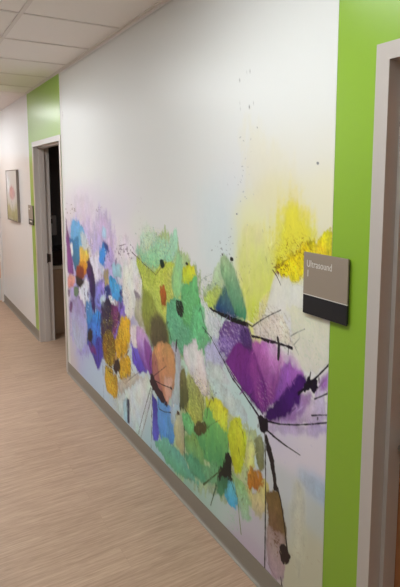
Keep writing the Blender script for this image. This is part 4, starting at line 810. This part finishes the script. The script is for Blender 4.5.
# ------------------------------------------------------------------ picture on the far wall
PC = Canvas(np.linspace(6.741, 7.422, 60), np.linspace(1.295, 1.923, 60))
PC.wash([(7.4,1.8,.2,.15,(.62,.58,.55)),(6.9,1.8,.2,.15,(.60,.55,.50)),(7.1,1.6,.15,.12,(.66,.60,.58)),(6.9,1.35,.2,.1,(.50,.46,.28)),(7.5,1.35,.15,.1,(.42,.38,.24)),(7.2,1.45,.15,.1,(.60,.57,.48))])
PC.poly([(7.25,1.72),(6.98,1.74),(6.86,1.62),(7.0,1.54),(7.22,1.58)],(.60,.33,.30),(.62,.40,.36),soft=.06,rough=.03)
PC.poly([(7.58,1.80),(7.50,1.76),(7.46,1.58),(7.55,1.48),(7.59,1.6)],(.35,.25,.22),(.40,.34,.28),soft=.05,rough=.03,alpha=.8)
PC.poly([(7.42,1.88),(7.3,1.9),(7.18,1.76),(7.3,1.64),(7.42,1.7)],(.74,.72,.70),soft=.05,rough=.03)
PC.poly([(7.5,1.46),(7.3,1.5),(7.1,1.40),(6.8,1.44),(6.78,1.31),(7.55,1.31)],(.46,.42,.20),(.40,.34,.16),soft=.05,rough=.03,alpha=.8)
PC.line([(7.12,1.54),(7.05,1.44),(7.08,1.33)],[.012,.008],(.25,.22,.12))
pf = tag(empty('framed_picture', (0, 7.08, 1.6)), 'pale abstract picture in a thin brown frame on the far white wall', 'picture')
one('picture_frame', canvas_edge, (-.032, -.0005, 6.733, 6.741, 1.286, 1.932), (-.032, -.0005, 7.422, 7.430, 1.286, 1.932), (-.032, -.0005, 6.741, 7.422, 1.286, 1.294), (-.032, -.0005, 6.741, 7.422, 1.924, 1.932), parent=pf)
po = PC.mesh('canvas', -.028, paint_material('painted_canvas', .6), .022, canvas_edge)
po.parent = pf; po.matrix_parent_inverse = pf.matrix_world.inverted()

# ------------------------------------------------------------------ room signs
def text_mesh(name, body, size, sx, loc, material, parent):
    cu = bpy.data.curves.new(name, 'FONT'); cu.body = body; cu.size = size; cu.extrude = .0004; cu.space_character = 1.04
    to = bpy.data.objects.new(name+'_curve', cu); C.objects.link(to)
    bpy.context.view_layer.update()
    me = bpy.data.meshes.new_from_object(to.evaluated_get(bpy.context.evaluated_depsgraph_get()))
    C.objects.unlink(to); bpy.data.objects.remove(to)
    # text x runs towards -Y on the wall, text y is up, facing -X
    me.transform(Matrix(((0, 0, -1, loc[0]), (-sx, 0, 0, loc[1]), (0, 1, 0, loc[2]), (0, 0, 0, 1))))
    me.materials.clear(); me.materials.append(material)
    o = bpy.data.objects.new(name, me); C.objects.link(o)
    o.parent = parent; o.matrix_parent_inverse = parent.matrix_world.inverted()
    return o

def room_sign(y0, y1, z0, z1, label, x0=-.0016):
    t = tag(empty('room_sign', (0, (y0+y1)/2, (z0+z1)/2)), label, 'sign')
    zs = z0 + (z1-z0)*.315
    one('backplate', sign_black, (x0-.007, x0, y0+.004, y1-.004, z0+.004, z1-.004), parent=t)
    one('upper_panel', sign_taupe, (x0-.0125, x0-.007, y0, y1, zs+.0015, z1), parent=t, bev=.0008)
    one('divider_line', sign_white, (x0-.0124, x0-.007, y0, y1, zs-.0015, zs+.0015), parent=t)
    one('lower_panel', sign_black, (x0-.0125, x0-.007, y0, y1, z0, zs-.0015), parent=t, bev=.0008)
    return t
s1 = room_sign(1.247, 1.469, 1.312, 1.540, 'square taupe and black sign reading Ultrasound 1, straddling the mural and the lime green wall')
text_mesh('room_name', 'Ultrasound', .0365, .76, (-.0146, 1.452, 1.4875), sign_white, s1)
text_mesh('room_number', '1', .0365, .8, (-.0146, 1.452, 1.4515), sign_white, s1)
s2 = room_sign(5.985, 6.205, 1.305, 1.525, 'small taupe and black sign beside the open doorway, over the narrow green strip', x0=-.0005)
one('raised_lettering', sign_white, (-.0136, -.013, 6.11, 6.18, 1.475, 1.49), parent=s2)
one('pictogram', sign_white, (-.0136, -.013, 6.03, 6.15, 1.335, 1.352), parent=s2)
